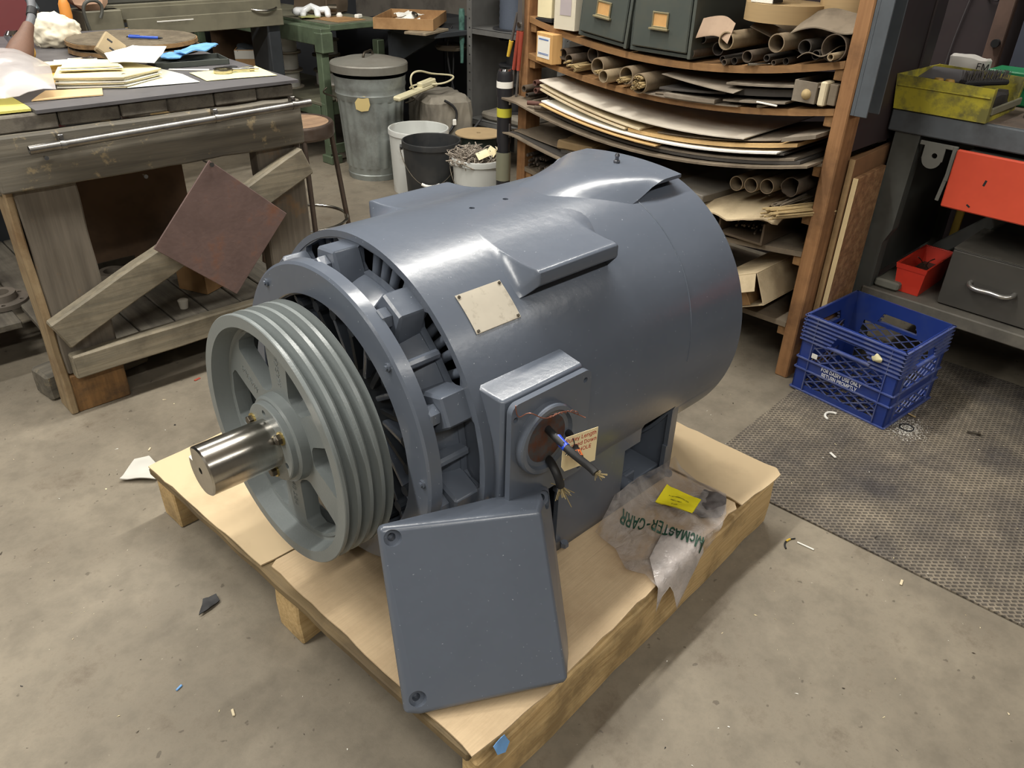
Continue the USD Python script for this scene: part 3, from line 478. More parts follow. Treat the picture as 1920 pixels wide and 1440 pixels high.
paper('grid_sheet', 'pale grey printed sheet lying at the front middle of the workbench', [(.40, .135), (.612, .109), (.625, .27), (.604, .40), (.50, .40)], ZT, gry_p)
# magnifier: glass in a rim with a steel barrel handle
mg = bench_thing('magnifier', 'small round glass magnifier with steel handle lying on the yellow sheet', 'magnifier', .737, .21, ZT + .0045, -14)
obj('rim', lathe([(.024, 0), (.030, 0), (.031, .006), (.030, .012), (.024, .012)], 32, closed=True), steel, mg)
glass = usdkit.material(stage, '/World/Looks/clear_glass', {'p': ('principled_bsdf', {'base_color': (.9, .92, .92), 'roughness': .03, 'transmission_weight': 1.0})}, surface='p.BSDF')
obj('lens', lathe([(0, .003), (.023, .004), (.023, .008), (0, .010)], 28), glass, mg)
obj('handle', [cyl((.031, 0, .006), (.085, 0, .006), .006, n=14), cyl((.085, 0, .006), (.10, 0, .006), .0075, n=14), cyl((.10, 0, .006), (.115, 0, .006), .004, n=10)], steel, mg)
obj('rubber_washer', lathe([(.006, 0), (.024, 0), (.024, .002), (.006, .002)], 28, closed=True), black_m, label='flat black disc lying behind the yellow sheet on the workbench', cat='washer', loc=BW(.809, .31, ZT))
tr = bench_thing('shallow_tray', 'shallow dark green-grey tray holding blue gloves on the workbench', 'tray', .725, .455, ZT, -9)
traym = mat('tray_dark', (66, 70, 66), .5, .12, 12)
obj('tray_bottom', bb(-.12, .12, -.065, .065, 0, .003, .001), traym, tr)
for a in ((-.12, .12, -.068, -.065), (-.12, .12, .065, .068), (-.123, -.12, -.068, .068), (.12, .123, -.068, .068)): obj('tray_side', bb(*a, 0, .018, .001), traym, tr)
bluem = mat('light_blue_nitrile', (112, 168, 220), .4, .08, 20, bump=.001, bscale=30)
for k, (P, l) in enumerate((([(.70, .50), (.79, .56), (.87, .60), (.885, .55), (.84, .50), (.80, .47), (.72, .45)], 'light blue glove draped over the right rim of the dark tray'), ([(.64, .50), (.70, .545), (.74, .50), (.70, .455), (.64, .47)], 'light blue glove crumpled at the left in the dark tray'))):
    c = np.mean(P, 0); obj('blue_glove', sheet((np.array(P) - c).tolist(), lambda x, y: .008 + .022 * meshkit.fbm(np.c_[x * 22, y * 22, 0 * x], 3, 8 + k), .003, .010), bluem, label=l, cat='glove', loc=BW(c[0], c[1], ZT + .004 + .013 * (1 - k)), rot=BR)
obj('paper_strip', bx(.13, .012, .004, (0, 0, .002), .001), wht, label='narrow white strip lying in front of the dark tray', cat='strip', loc=BW(.672, .328, ZT), rot=BR - 38)
# round fibre wheels with a blue pen on top
fib = mat('fibre_wheel', (112, 102, 86), .9, .2, 60, dirt=(86, 78, 66), damt=.7, dscale=9, bump=.003, bscale=110, spec=.2); fib_e = mat('fibre_edge', (150, 118, 78), .85, .25, 40, dirt=(96, 76, 54), damt=.8, dscale=20, bump=.002, bscale=90)
for k, (dx, dy, z, l) in enumerate(((.004, -.004, ZT, 'lower round brown fibre disc of the pair on the workbench'), (0, 0, ZT + .026, 'upper round brown fibre disc with a blue pen on it'))):
    d = bench_thing('fibre_disc', l, 'disc', .69 + dx, .85 + dy, z, 20 * k)
    obj('disc_body', wob(lathe([(0, 0), (.222, .0), (.229, .003), (.228, .016), (0, .016)], 90), .002, 30, k), fib_e, d)
    top = lathe([(r, .0165 + .0) for r in np.linspace(0, .224, 26)] + [(.226, .013)], 120); V = top.vertices.copy(); V[:, 2] += .003 * meshkit.noise(V * 90, k); top.vertices = V; obj('felt_face', top, fib, d)
pen = bench_thing('ballpoint_pen', 'blue ballpoint pen lying on the upper fibre disc', 'pen', .705, .76, ZT + .052, -47)
blu = mat('pen_blue', (44, 84, 190), .3, .08, 10)
obj('barrel', cyl((-.062, 0, 0), (.05, 0, 0), .0052, n=16), blu, pen); obj('clip', bb(-.06, -.02, -.0015, .0015, .005, .0075, .0005), blu, pen); obj('tip', cyl((.05, 0, 0), (.066, 0, 0), .0048, .0015, n=16), black_m, pen); obj('button', cyl((-.07, 0, 0), (-.062, 0, 0), .0028, n=10), black_m, pen)
blk_b = bench_thing('cardboard_block', 'small square tan cardboard block with dark slots leaning against the lower fibre disc', 'block', .520, .585, ZT, -17)
bm = mv(bx(.075, .03, .075, b=.004), (0, 0, .05), rx=-32, ry=42); obj('block_body', bm, tanc if False else mat('dusty_carton', (168, 150, 118), .8, .06, 9, dirt=(140, 122, 96)), blk_b)
for x, z in ((-.014, .014), (.004, -.008)): obj('slot', mv(mv(bx(.018, .003, .006, (x, -.0148, z), .0005)), (0, 0, .05), rx=-32, ry=42), black_m, blk_b)
# heap of paper pads
pads = [('ledger', 'grubby paper ledger with curled pages, undermost of the pad heap', [(.235, .235), (.40, .145), (.545, .235), (.50, .42), (.30, .42)], ZT, .034, crm), ('notepad', 'cream note pad lying on top of the grubby ledger', [(.27, .30), (.43, .235), (.46, .36), (.345, .47)], ZT + .036, .012, crm)]
for nm, l, P, z, t, m in pads:
    c = np.mean(P, 0); pd = bench_thing(nm, l, 'pad', c[0], c[1], z); Q = np.array(P) - c; n = int(t / .004)
    for i in range(n):
        s = 1 + .03 * math.sin(i * 2.1) - .012 * (i % 3); ang = .03 * math.sin(i * 1.7); R2 = np.array([[math.cos(ang), -math.sin(ang)], [math.sin(ang), math.cos(ang)]])
        obj('page' if i < n - 1 else 'top_page', sheet((Q @ R2.T * s).tolist(), lambda x, y: i * .004 + .002 * meshkit.fbm(np.c_[x * 14, y * 14, 0 * x + i], 2, i), .0028, .03), [crm, wht, gry_p][i % 3] if i < n - 1 else m, pd)
    if nm == 'ledger': obj('cover_board', sheet((Q * 1.05).tolist(), lambda x, y: -.0 + 0 * x, .0015, .06), black_m, pd); obj('ring', [sweep([(.02 + .012 * math.cos(a), -.10, .018 + .016 * math.sin(a)) for a in np.linspace(0, 2 * PI, 18)], .0012, 6), ], steel, pd)
paper('white_sheet', 'white paper sheet with a raised corner lying across the pad heap', [(.42, .30), (.535, .25), (.655, .44), (.60, .60), (.47, .50)], ZT + .042, wht, wave=.012, curl=.06, seed=5)
obj('rolled_sheet', slab(14, 8, lambda u, v: np.c_[-.09 + .18 * u, .022 * np.sin(v * 4.2), .018 - .017 * np.cos(v * 4.2)], .0012), crm, label='cream paper half rolled up behind the note pad', cat='paper', loc=BW(.345, .50, ZT + .0005), rot=BR - 8)
# left end: plastic bag, yellow pads, tools
film = usdkit.material(stage, '/World/Looks/milky_film', {'p': ('principled_bsdf', {'base_color': (.62, .58, .57), 'roughness': .22, 'specular_ior_level': .6}), 't': ('transparent_bsdf', {}), 'x': ('mix_closure', {'fac': .5})}, [('t.BSDF', 'x.closure1'), ('p.BSDF', 'x.closure2')], surface='x.closure')
P = [(-.02, .13), (.10, .085), (.20, .105), (.235, .24), (.272, .40), (.26, .57), (.19, .70), (.05, .68), (-.03, .4)]; c = np.mean(P, 0)
def bagz(x, y): r = np.hypot(x / .16, y / .30); return .002 + np.maximum(0, 1 - r ** 2) * .075 + .022 * meshkit.fbm(np.c_[x * 16, y * 16, 0 * x], 4, 3) * np.clip(1.2 - r, .1, 1)
obj('plastic_bag', sheet((np.array(P) - c).tolist(), bagz, .0012, .014), film, label='crumpled milky plastic bag at the left front end of the workbench', cat='bag', loc=BW(c[0], c[1], ZT + .012), rot=BR)
paper('yellow_pad', 'flat yellow pad lying under the plastic bag at the left bench edge', [(-.03, .03), (.105, .02), (.125, .30), (0, .34)], .9075, mat('lime_pad', (214, 204, 110), .7, .05), 'pad', .001, .006)
paper('yellow_card', 'orange-yellow card peeking out between plastic bag and pads', [(.20, .33), (.30, .30), (.335, .50), (.24, .52)], ZT, mat('orange_yellow', (238, 192, 92), .7, .04), 'card', .002, .002)
paper('buff_folder', 'buff folder lying flat before the ledger on the workbench', [(.13, .10), (.31, .075), (.34, .17), (.20, .22)], ZT, mat('buff_paper', (214, 184, 140), .7, .05, spec=.2), 'folder', .002, .003)
cone = bench_thing('torch_handle', 'brown leather-wrapped conical handle with grey hose leaning on the bench', 'tool', .27, .60, ZT, -12)
coneM = mat('brown_leather', (112, 82, 66), .6, .15, 20, dirt=(80, 58, 48), damt=.5, stretch=(12, 12, 90))
pA, pB, pC = np.array([-.035, -.02, .035]), np.array([.02, .09, .115]), np.array([.045, .14, .155])
obj('cone', align(lathe([(0, 0), (.036, 0), (.041, .012), (.036, .06), (.022, .12), (.017, .16), (0, .16)], 30), pA, pB), coneM, cone)
hs = spl([pB, pC, (.062, .26, .26), (.105, .34, .40), (.135, .38, .55), (.16, .40, .75)], 40); obj('hose', sweep(hs, .013, 14), mat('grey_hose', (104, 106, 110), .5, .1, 30), cone)
obj('hose_collar', [pipe(pC - [.004, .01, .008], pC + [.004, .012, .01], .0155, .0128, 18), pipe(hs[12], hs[13], .0152, .0128, 18), pipe(hs[18], hs[19], .0152, .0128, 18)], black_m, cone)
ragm = mat('cream_rag', (226, 218, 196), .9, .05, 10, dirt=(196, 182, 154), damt=.5)
bl = trimesh.creation.icosphere(subdivisions=4, radius=1.0); V = bl.vertices * np.array([.085, .085, .07]); V = V * (1 + .55 * (meshkit.fbm(bl.vertices * 2.6, 4, 6)[:, None] - .45)); V[:, 2] = np.maximum(V[:, 2] + .04, .0); bl.vertices = V
obj('rag', bl, ragm, label='crumpled cream rag heaped behind the fibre discs', cat='rag', loc=BW(.50, 1.10, ZT))
obj('tape_roll', [pipe((-.035, 0, .03), (.005, 0, .03), .03, .018, 28), pipe((.008, .005, .03), (.032, .005, .03), .03, .018, 28)], mat('masking_tape', (206, 160, 76), .6, .1, 30), label='pair of yellow tape rolls behind the leather handle', cat='tape', loc=BW(.30, .80, ZT), rot=20)
obj('leather_pouch', wob(sub(bx(.09, .10, .10, (0, 0, .05), .02), .02), .012, 25, 6), coneM, label='brown leather pouch at the far left edge of the bench', cat='pouch', loc=BW(.155, .80, ZT), rot=10)
knb = bench_thing('chrome_knob', 'chrome knob on a stem at the back left of the workbench', 'knob', .33, 1.0, ZT); chrome = mat('chrome', (190, 190, 196), .12, .03, metal=1)
obj('stem', cyl((0, 0, 0), (0, 0, .045), .014, .02, n=20), chrome, knb); obj('ball', lathe([(0, .03), (.02, .034), (.028, .05), (.028, .062), (.018, .074), (0, .076)], 28), chrome, knb)
lv = bench_thing('steel_lever', 'steel lever handle rising behind the rag on the bench', 'lever', .52, 1.30, ZT); obj('rod', cyl((0, 0, 0), (-.012, .02, .10), .008, n=14), chrome, lv); obj('grip', cyl((-.012, .02, .10), (-.05, .08, .24), .016, b=.004), mat('grip_grey', (110, 120, 126), .4, .1, metal=.5), lv)
obj('orange_handle', lathe([(0, 0), (.018, 0), (.022, .03), (.02, .07), (.014, .085), (0, .088)], 24), mat('orange_handle', (226, 150, 70), .45, .08), label='orange tool handle standing behind the cream rag', cat='handle', loc=BW(.585, 1.22, ZT + .06))
obj('tool_block', bb(-.025, .025, -.03, .03, 0, .06), black_m, label='dark block under the orange tool handle on the bench', cat='block', loc=BW(.585, 1.22, ZT))
obj('white_card', bx(.05, .07, .002, (0, 0, .001), .0005), wht, label='small white card lying beside the grey hose', cat='card', loc=BW(.395, .72, ZT), rot=-20)
ct = bench_thing('clear_case', 'small clear plastic case with dark parts in front of the fibre discs', 'case', .44, .62, ZT, 10); obj('case_shell', bx(.07, .045, .022, (0, 0, .011), .003), glass, ct)
obj('wooden_stick', cyl((-.07, 0, .005), (.07, 0, .005), .005, n=10), mat('wood_stick', (190, 146, 112), .6, .08), label='thin pinkish wooden stick lying before the cardboard block', cat='stick', loc=BW(.42, .55, ZT), rot=-8)

# ---------------------------------------------------------------- timber shelf rack against the right-hand wall
SO, SR = np.array([1.9492, 1.6597, 0.]), -93.08
def SWp(u, y, z): a = math.radians(SR); return (SO[0] + u * math.cos(a) - y * math.sin(a), SO[1] + u * math.sin(a) + y * math.cos(a), z)
def st(name, label, cat, u, y, z, rot=0, group=None): return thing(name, label, cat, SWp(u, y, z), SR + rot, group)
def so(name, mesh, m, label, cat, u, y, z, rot=0, group=None, kind=None, smooth=35): return obj(name, mesh, m, label=label, cat=cat, loc=SWp(u, y, z), rot=SR + rot, group=group, kind=kind, smooth=smooth)
RW = ((128, 94, 58), (166, 126, 82))
rw_x = wood('rack_wood_x', *RW, 'x', dirt=(92, 68, 46), damt=.5, dscale=7); rw_y = wood('rack_wood_y', *RW, 'y', dirt=(92, 68, 46), damt=.5, dscale=7); rw_z = wood('rack_wood_z', (138, 98, 62), (172, 128, 86), 'z', dirt=(92, 64, 42), damt=.6, dscale=5)
dusty = mat('dusty_board', (128, 116, 100), .85, .12, 7, dirt=(92, 82, 70), damt=.7, dscale=6, spec=.2)
SD = .55
rack = thing('shelf_rack', 'tall timber shelf rack with sagging shelves packed with tubes and sheets', 'shelf', SO, SR)
for u in (-.035, 1.305):
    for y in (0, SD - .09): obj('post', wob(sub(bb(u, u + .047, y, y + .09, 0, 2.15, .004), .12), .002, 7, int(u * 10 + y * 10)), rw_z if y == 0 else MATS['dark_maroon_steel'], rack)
LEV = {1: (1.05, .075, .022), 2: (.915, .062, .02), 3: (.752, .080, .010), 4: (.598, .065, .012), 5: (.462, .042, .018), 6: (.203, .01, .018), 7: (1.62, .05, .02)}
def sz(k, u): e, s, t = LEV[k]; w = min(max((u - .012) / 1.293, 0), 1); return e - 4 * s * w * (1 - w)
def szv(k, u): e, s, t = LEV[k]; w = np.clip((u - .012) / 1.293, 0, 1); return e - 4 * s * w * (1 - w)
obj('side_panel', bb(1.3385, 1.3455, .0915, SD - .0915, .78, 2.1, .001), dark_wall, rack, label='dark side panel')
for k in (7, 1, 2, 3, 4, 5, 6):
    e, s, t = LEV[k]
    obj('shelf_board', slab(22, 4, lambda u, v: np.c_[.013 + 1.291 * u, .004 + (SD - .03) * v, szv(k, .013 + 1.291 * u) - t], t), rw_x if k in (1, 2, 7) else dusty, rack, label='sagging timber shelf board')
    for u0 in (.0135, 1.2745): obj('cleat', bb(u0, u0 + .03 if u0 < 1 else 1.304, .012, SD - .03, e - t - .036, e - t - .0015, .002), rw_y, rack)
ctube = [mat('tube_card_%d' % i, c, .8, .1, 12, dirt=d, damt=.6, dscale=14, spec=.2) for i, (c, d) in enumerate((((126, 108, 88), (92, 80, 68)), ((98, 86, 74), (70, 62, 54)), ((138, 122, 100), (104, 92, 76)), ((74, 68, 62), (54, 50, 48)), ((160, 142, 114), (124, 108, 88)), ((104, 74, 66), (78, 58, 54))))]
def tube(u, z, r, mi, y0=.0, L=.42, wall=None, label=None, rot=0, group=None, jag=0, name='cardboard_tube'):
    w = wall or max(.0022, r * .13); t = st(name, label, 'tube', u, y0, z, rot, group)
    obj('tube_wall', pipe((0, 0, 0), (0, L, 0), r, r - w, 28, jag, int(u * 100)), ctube[mi], t); return t
# --- top shelf (level 1)
T1 = [(.773, 1.006, .0165, 1, 'grey cardboard tube at the foot of the right file cabinet on the top shelf', 0), (.789, 1.048, .0126, 3, 'small dark tube wedged above the first tube right of the file cabinets', .04), (.858, 1.028, .021, 3, 'dark tube behind the hanging cardboard flap on the top shelf', .03), (.914, 1.062, .0275, 4, 'light tan tube with a bright rim in the middle of the top shelf', -.02), (.992, 1.024, .018, 1, 'mid-size grey tube right of the light tan tube on the top shelf', -.01), (1.089, 1.075, .027, 2, 'large grey-tan tube below the paper coil on the top shelf', -.02), (1.172, 1.072, .021, 3, 'torn dark tube in front of folded paper at the right of the top shelf', .0), (1.212, 1.055, .0135, 3, 'small dark tube under the folded paper at the right of the top shelf', .0), (.937, 1.003, .0115, 3, 'thin dark tube under the light tan tube on the top shelf', .01), (.913, .991, .0095, 1, 'narrow tube lying lowest under the light tan tube', -.01), (.887, 1.001, .0105, 3, 'thin tube beneath the dark tube behind the cardboard flap', .02), (1.049, 1.025, .0105, 3, 'thin tube left under the large grey-tan tube', .01), (1.075, 1.014, .008, 1, 'very thin tube beneath the large grey-tan tube', .01), (1.110, 1.022, .0105, 3, 'thin tube right under the large grey-tan tube', .02)]
for u, z, r, mi, l, y0 in T1: tube(u, max(z, sz(1, u) + r + .001), r, mi, y0, label=l)
big = tube(1.262, sz(1, 1.262) + .0395, .0385, 1, .0, wall=.003, label='largest dark cardboard tube at the right end of the top shelf')
tube(1.272, sz(1, 1.262) + .0185, .0105, 4, -.03, .3, wall=.0035, label='thin cream-rimmed tube stuck inside the largest dark tube')
so('steel_tube', pipe((0, 0, 0), (.09, .10, .004), .0045, .0032, 14), steel, 'short bright steel tube lying at the front edge of the top shelf', 'tube', 1.005, -.02, sz(1, 1.02) + .006, 0)
# file cabinets
cabm = mat('cabinet_green_grey', (76, 82, 78), .45, .1, 4, dirt=(96, 94, 82), damt=.5, dscale=3, bump=.0003, bscale=120); lab = mat('cabinet_label', (206, 160, 102), .7, .08, 30); holder = mat('label_holder', (168, 158, 126), .4, .08, metal=.7)
for i, (u0, wd, l) in enumerate(((.276, .238, 'left green-grey steel card file drawer cabinet on the top shelf'), (.522, .262, 'right green-grey steel card file drawer cabinet on the top shelf'))):
    um = u0 + wd / 2; z0 = sz(1, um) + .014; tilt = math.degrees(math.atan2(sz(1, u0 + wd) - sz(1, u0), wd))
    c = st('file_cabinet', l, 'cabinet', u0, -.015, z0 - math.tan(math.radians(tilt)) * wd / 2, 0); g = lambda m: mv(m, ry=-tilt)
    H = .22
    obj('case', [g(bb(0, wd, .012, .40, 0, .012, .001)), g(bb(0, wd, .012, .40, H - .012, H, .001)), g(bb(0, .010, .012, .40, .012, H - .012, .001)), g(bb(wd - .012, wd, .0, .40, .0, H, .001)), g(bb(.01, wd - .01, .39, .40, .01, H - .01, .001))], cabm, c)
    d = obj('drawer', g(bb(.014, wd - .018, .0, .37, .016, H - .016, .004)), cabm, c)
    zc = .108; obj('label_frame', [g(bb(wd / 2 - .036, wd / 2 + .030, -.006, -.0005, zc - .026, zc - .019, .001)), g(bb(wd / 2 - .036, wd / 2 + .030, -.006, -.0005, zc + .019, zc + .025, .001)), g(bb(wd / 2 - .036, wd / 2 - .030, -.006, -.0005, zc - .02, zc + .02, .001)), g(bb(wd / 2 + .024, wd / 2 + .030, -.006, -.0005, zc - .02, zc + .02, .001)), g(bb(wd / 2 - .042, wd / 2 + .036, -.014, -.0005, zc - .031, zc - .025, .001))], holder, d)
    obj('label_card', g(bb(wd / 2 - .030, wd / 2 + .024, -.003, -.0005, zc - .019, zc + .019, 0)), lab, d)
def binder(l, u, y, z, w, d, h, m, m2, rot=0):
    b = st('binder', l, 'binder', u, y, z, rot); obj('cover', [bb(0, .004, 0, d, 0, h, .001), bb(w - .004, w, 0, d, 0, h, .001), bb(.004, w - .004, 0, .004, 0, h, .001)], m, b); obj('pages', bb(.006, w - .006, .006, d - .004, .004, h - .006, .001), m2, b); return b
wb2 = binder('fat cream-spined binder left of the file cabinets on the top shelf', .158, -.012, sz(1, .158) + .001, .105, .22, .26, mat('cream_binder', (214, 206, 186), .6, .04), wht)
obj('spine_label', bb(.03, .085, -.0015, 0, .05, .24, 0), mat('lilac_label', (176, 166, 168), .7, .04), wb2)
binder('black binder standing between cream book and cream binder', .132, .02, sz(1, .14) + .004, .022, .2, .24, black_m, wht)
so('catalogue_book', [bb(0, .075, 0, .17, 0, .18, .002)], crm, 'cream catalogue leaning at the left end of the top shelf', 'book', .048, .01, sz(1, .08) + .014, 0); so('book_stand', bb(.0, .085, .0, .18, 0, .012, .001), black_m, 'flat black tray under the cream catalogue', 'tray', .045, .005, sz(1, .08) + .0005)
# cardboard flap, big paper coils, paper pieces
so('cardboard_flap', slab(12, 8, lambda u, v: np.c_[.13 * u, -.01 - .03 * v + .02 * np.sin(u * 4), .012 * np.sin(u * 3.3) + .055 * (1 - v)], .003), mat('pinkish_card', (168, 144, 122), .8, .06, 9, dirt=(140, 116, 96)), 'torn pinkish cardboard flap hanging between file cabinet and light tan tube', 'cardboard', .80, .02, sz(1, .86) + .075)
for (u, y, z, ro, h, l) in ((1.02, .13, 1.122, .125, .052, 'large flat coil of tan paper tape resting on the tubes of the top shelf'), (1.20, .21, 1.165, .10, .06, 'second coil of tan paper tape at the right end of the top shelf')):
    so('paper_coil', lathe([(.04, 0), (ro, 0), (ro, h), (.04, h)], 72, closed=True), mat('coil_tan', (168, 142, 102), .7, .05, 3, stretch=(2, 2, 40)), l, 'coil', u, y, z)
bw = st('white_box', 'small white carton standing on the large paper coil', 'box', .955, .02, 1.175); obj('body', bb(0, .075, 0, .06, 0, .08, .002), wht, bw); obj('dark_side', bb(.0755, .0765, .001, .059, .002, .078, 0), black_m, bw, label='dark side panel'); obj('print', mv(meshkit.text_mesh('1', .03, .0006), (.02, -.0008, .022), rx=90), black_m, bw)
so('folded_paper', slab(16, 6, lambda u, v: np.c_[.19 * u, .02 + .10 * v, .045 * v + .03 * u + .012 * np.sin(u * 5)], .0035), dusty, 'stiff grey paper strip lying over the tubes at the right of the top shelf', 'paper', 1.118, -.02, 1.103, 0)
so('folded_paper', slab(12, 6, lambda u, v: np.c_[.15 * u, .0 + .16 * v + .06 * u, .05 - .06 * u + .015 * np.sin(v * 4)], .003), dusty, 'folded dark paper wedged between the light tan tube and the large grey-tan tube', 'paper', .945, .06, 1.05, 0)
so('folded_paper', slab(12, 6, lambda u, v: np.c_[.10 * u, .0 + .10 * v, .012 + .03 * u + .01 * np.sin(u * 6 + v * 3)], .003), dusty, 'crumpled grey paper low at the right end of the top shelf', 'paper', 1.165, -.02, sz(1, 1.2) + .002, 0)
# --- level 2
fr = st('boxed_certificate', 'small wooden box with a white printed label at the left of the second shelf', 'box', .070, -.012, sz(2, .09) - .006, -14)
obj('box', bb(0, .112, 0, .05, 0, .108, .003), wood('box_pine', (196, 150, 92), (216, 172, 112), 'z', along=3), fr); obj('label_sheet', bb(.013, .099, -.0015, 0, .018, .094, 0), wht, fr)
obj('print_line', [bb(.02, .092, -.0022, -.0014, z, z + .002, 0) for z in (.03, .034)] + [bb(.022, .09, -.0022, -.0014, .082, .087, 0)], mat('blue_print', (96, 124, 176), .7, .05), fr, kind='stuff')
T2 = [(.204, .935, .0205, 1, 'dark tube nearest the wooden box on the second shelf', .0), (.252, .922, .0195, 1, 'tube with sticks poking out, second from the wooden box', -.02), (.326, .945, .0265, 1, 'wide dark tube above a loose bundle, third from the wooden box', .03), (.394, .917, .0305, 2, 'wide tan-rimmed tube with debris inside in the middle of the second shelf', -.02), (.450, .893, .0215, 4, 'short yellowish tube between the two wide tubes on the second shelf', -.05), (.530, .905, .0305, 2, 'wide tube stuffed with torn straw left of the rolled bundle', -.02)]
for u, z, r, mi, l, y0 in T2: tube(u, max(z, sz(2, u) + r + .001), r, mi, y0, .40, label=l)
strw = mat('straw_tube', (172, 150, 108), .75, .15, 40)
rb = tube(.598, sz(2, .598) + .0345, .0335, 2, -.03, .40, wall=.003, label='wide tube packed with thin straw tubes right of centre on the second shelf')
random.seed(5)
for i in range(16): a, q = random.uniform(0, 6.28), .024 * math.sqrt(random.random()); obj('straw', pipe((q * math.cos(a), -.012 - .012 * random.random(), q * math.sin(a)), (q * math.cos(a) * .9, .10, q * math.sin(a) * .9), .0048, .0034, 10), strw, rb)
for (u, z, n, l) in ((.262, .912, 9, 'bundle of thin sticks poking from the second tube of the second shelf'), (.305, .901, 10, 'loose bundle of short tan straws before the third tube'), (.398, .90, 9, 'broken straws lying in the wide tan-rimmed tube'), (.527, .892, 12, 'torn straw filling of the tube left of the packed bundle')):
    b = st('straw_bundle', l, 'bundle', u, -.03, max(z - .012, sz(2, u) + .004))
    for i in range(n): x, zz, dx = random.uniform(-.016, .016), random.uniform(0, .018), random.uniform(-.01, .01); obj('straw', pipe((x, random.uniform(-.02, .01), zz), (x + dx, .09, zz + random.uniform(-.002, .004)), .0038, .0026, 8), strw, b)
def board(name, label, k, u0, u1, y0, y1, dz, t, m, lift=(0, 0, 0, 0), cat='sheet', curl=1.0, ang=0.0):   # sheet that follows the sag of shelf k; lift = extra height at its four corners
    def f(u, v):
        U = u0 + (u1 - u0) * u; Y = y0 + (y1 - y0) * v + ang * (u - .5); z = (szv(k, U) if curl else sz(k, (u0 + u1) / 2) + 0 * u)
        return np.c_[U, Y, z + dz + lift[0] * (1 - u) * (1 - v) + lift[1] * u * (1 - v) + lift[2] * u * v + lift[3] * (1 - u) * v]
    o = np.array([(u0 + u1) / 2, (y0 + y1) / 2, sz(k, (u0 + u1) / 2) + dz]); g = lambda u, v: f(u, v) - o
    return so(name, slab(16, 3, g, t), m, label, cat, *o, smooth=25)
gc = mat('grey_chipboard', (142, 132, 118), .8, .08, 6, dirt=(104, 94, 82), damt=.6, dscale=5, spec=.2); dk_s = mat('dark_chipboard', (78, 74, 70), .8, .1, 6, dirt=(58, 54, 50)); wh_s = mat('silver_board', (216, 208, 194), .38, .05, 4, dirt=(176, 164, 148), damt=.5, dscale=3); tan_s = mat('tan_board', (206, 172, 118), .7, .06, 6, dirt=(160, 130, 90), damt=.5); cr_s = mat('cream_board', (222, 208, 176), .65, .05, 6, dirt=(180, 160, 126), damt=.5)
board('chipboard_sheet', 'long grey chipboard sheet lying on the middle of the second shelf', 2, .60, .99, -.012, .38, .001, .004, gc)
board('chipboard_sheet', 'grey chipboard offcut with a pale block end below the dark sheets on the second shelf', 2, .70, .905, -.02, .3, .0065, .012, gc)
board('chipboard_sheet', 'dark grey card stacked above the chipboard offcut on the second shelf', 2, .665, .93, .0, .33, .024, .007, dk_s, (0, .012, .012, 0))
board('paper_sheet', 'pale grey paper with a pointed front corner above the chipboard on the second shelf', 2, .665, .985, -.02, .36, .050, .002, gc, (.022, -.004, .035, .03), ang=-.05)
board('chipboard_sheet', 'corrugated grey card lying uppermost right of the pointed paper', 2, .93, 1.25, -.005, .38, .068, .006, gc, (0, -.005, 0, 0))
board('chipboard_sheet', 'dark card stack under the corrugated card on the second shelf', 2, .95, 1.16, .02, .38, .034, .022, dk_s)
board('chipboard_sheet', 'thin grey card with a white edge strip at the right of the second shelf', 2, .93, 1.15, -.01, .36, .016, .006, gc)
so('white_edge_strip', bb(0, .075, 0, .006, 0, .005, .001), wht, 'bright white strip on the thin grey card of the second shelf', 'strip', 1.055, -.018, sz(2, 1.09) + .015, -4)
ob = carton('carton', 'small open tan carton holding a wooden ball at the right of the second shelf', SWp(1.205, .10, sz(2, 1.205) + .022), SR, .075, .22, .062, gc, flaps=False)
so('wooden_ball', trimesh.creation.icosphere(3, .0165), strw, 'round wooden knob in the mouth of the small open carton', 'knob', 1.212, -.005, sz(2, 1.21) + .046)
so('white_block', bb(0, .022, 0, .05, 0, .07, .004), cr_s, 'upright cream block between the carton and the right post', 'block', 1.250, -.01, sz(2, 1.25) + .012); so('wood_offcut', bb(0, .025, 0, .2, 0, .06, .002), dusty, 'dusty wood offcut at the right end of the second shelf', 'offcut', 1.276, .0, sz(2, 1.28) + .012, 0)
so('thin_rod', cyl((0, 0, 0), (.035, .05, .003), .0045, n=10), steel, 'short pale rod lying at the front of the second shelf', 'rod', 1.06, -.016, sz(2, 1.08) + .006); so('thin_rod', cyl((0, 0, 0), (.03, .012, 0), .004, n=10), dusty, 'tiny dark rod lying beside the packed tube on the second shelf', 'rod', .655, -.005, sz(2, .66) + .010)
# --- level 3: tubes at the left, curved stack
T3 = [(.012, .792, .0135, 1, 'grey tube leftmost in the cluster at the left end of the third shelf'), (.072, .822, .0112, 5, 'upper reddish tube in the left cluster of the third shelf'), (.078, .794, .0112, 5, 'lower reddish tube in the left cluster of the third shelf'), (.128, .806, .0130, 3, 'dark green-grey tube in the left cluster of the third shelf'), (.152, .780, .0108, 3, 'small dark tube lowest in the left cluster of the third shelf'), (.030, .770, .0085, 3, 'thin dark tube under the leftmost grey tube')]
for u, z, r, mi, l in T3: tube(u + .016, z - .006, r, mi, -.03, .36, wall=r * .3, label=l)
tube(.095, .748, .0085, 5, -.075, .14, wall=.0025, label='thin reddish tube lying foremost at the left of the third shelf', rot=-62, name='cardboard_tube'); tube(.135, .736, .0085, 1, -.075, .12, wall=.0025, label='thin grey tube lying foremost below the reddish one', rot=-58)
board('fibre_sheet', 'dark dusty sheet lying undermost and sticking out past the left post on the third shelf', 3, -.045, 1.30, -.085, .40, .0005, .007, dusty, (-.012, 0, 0, 0))
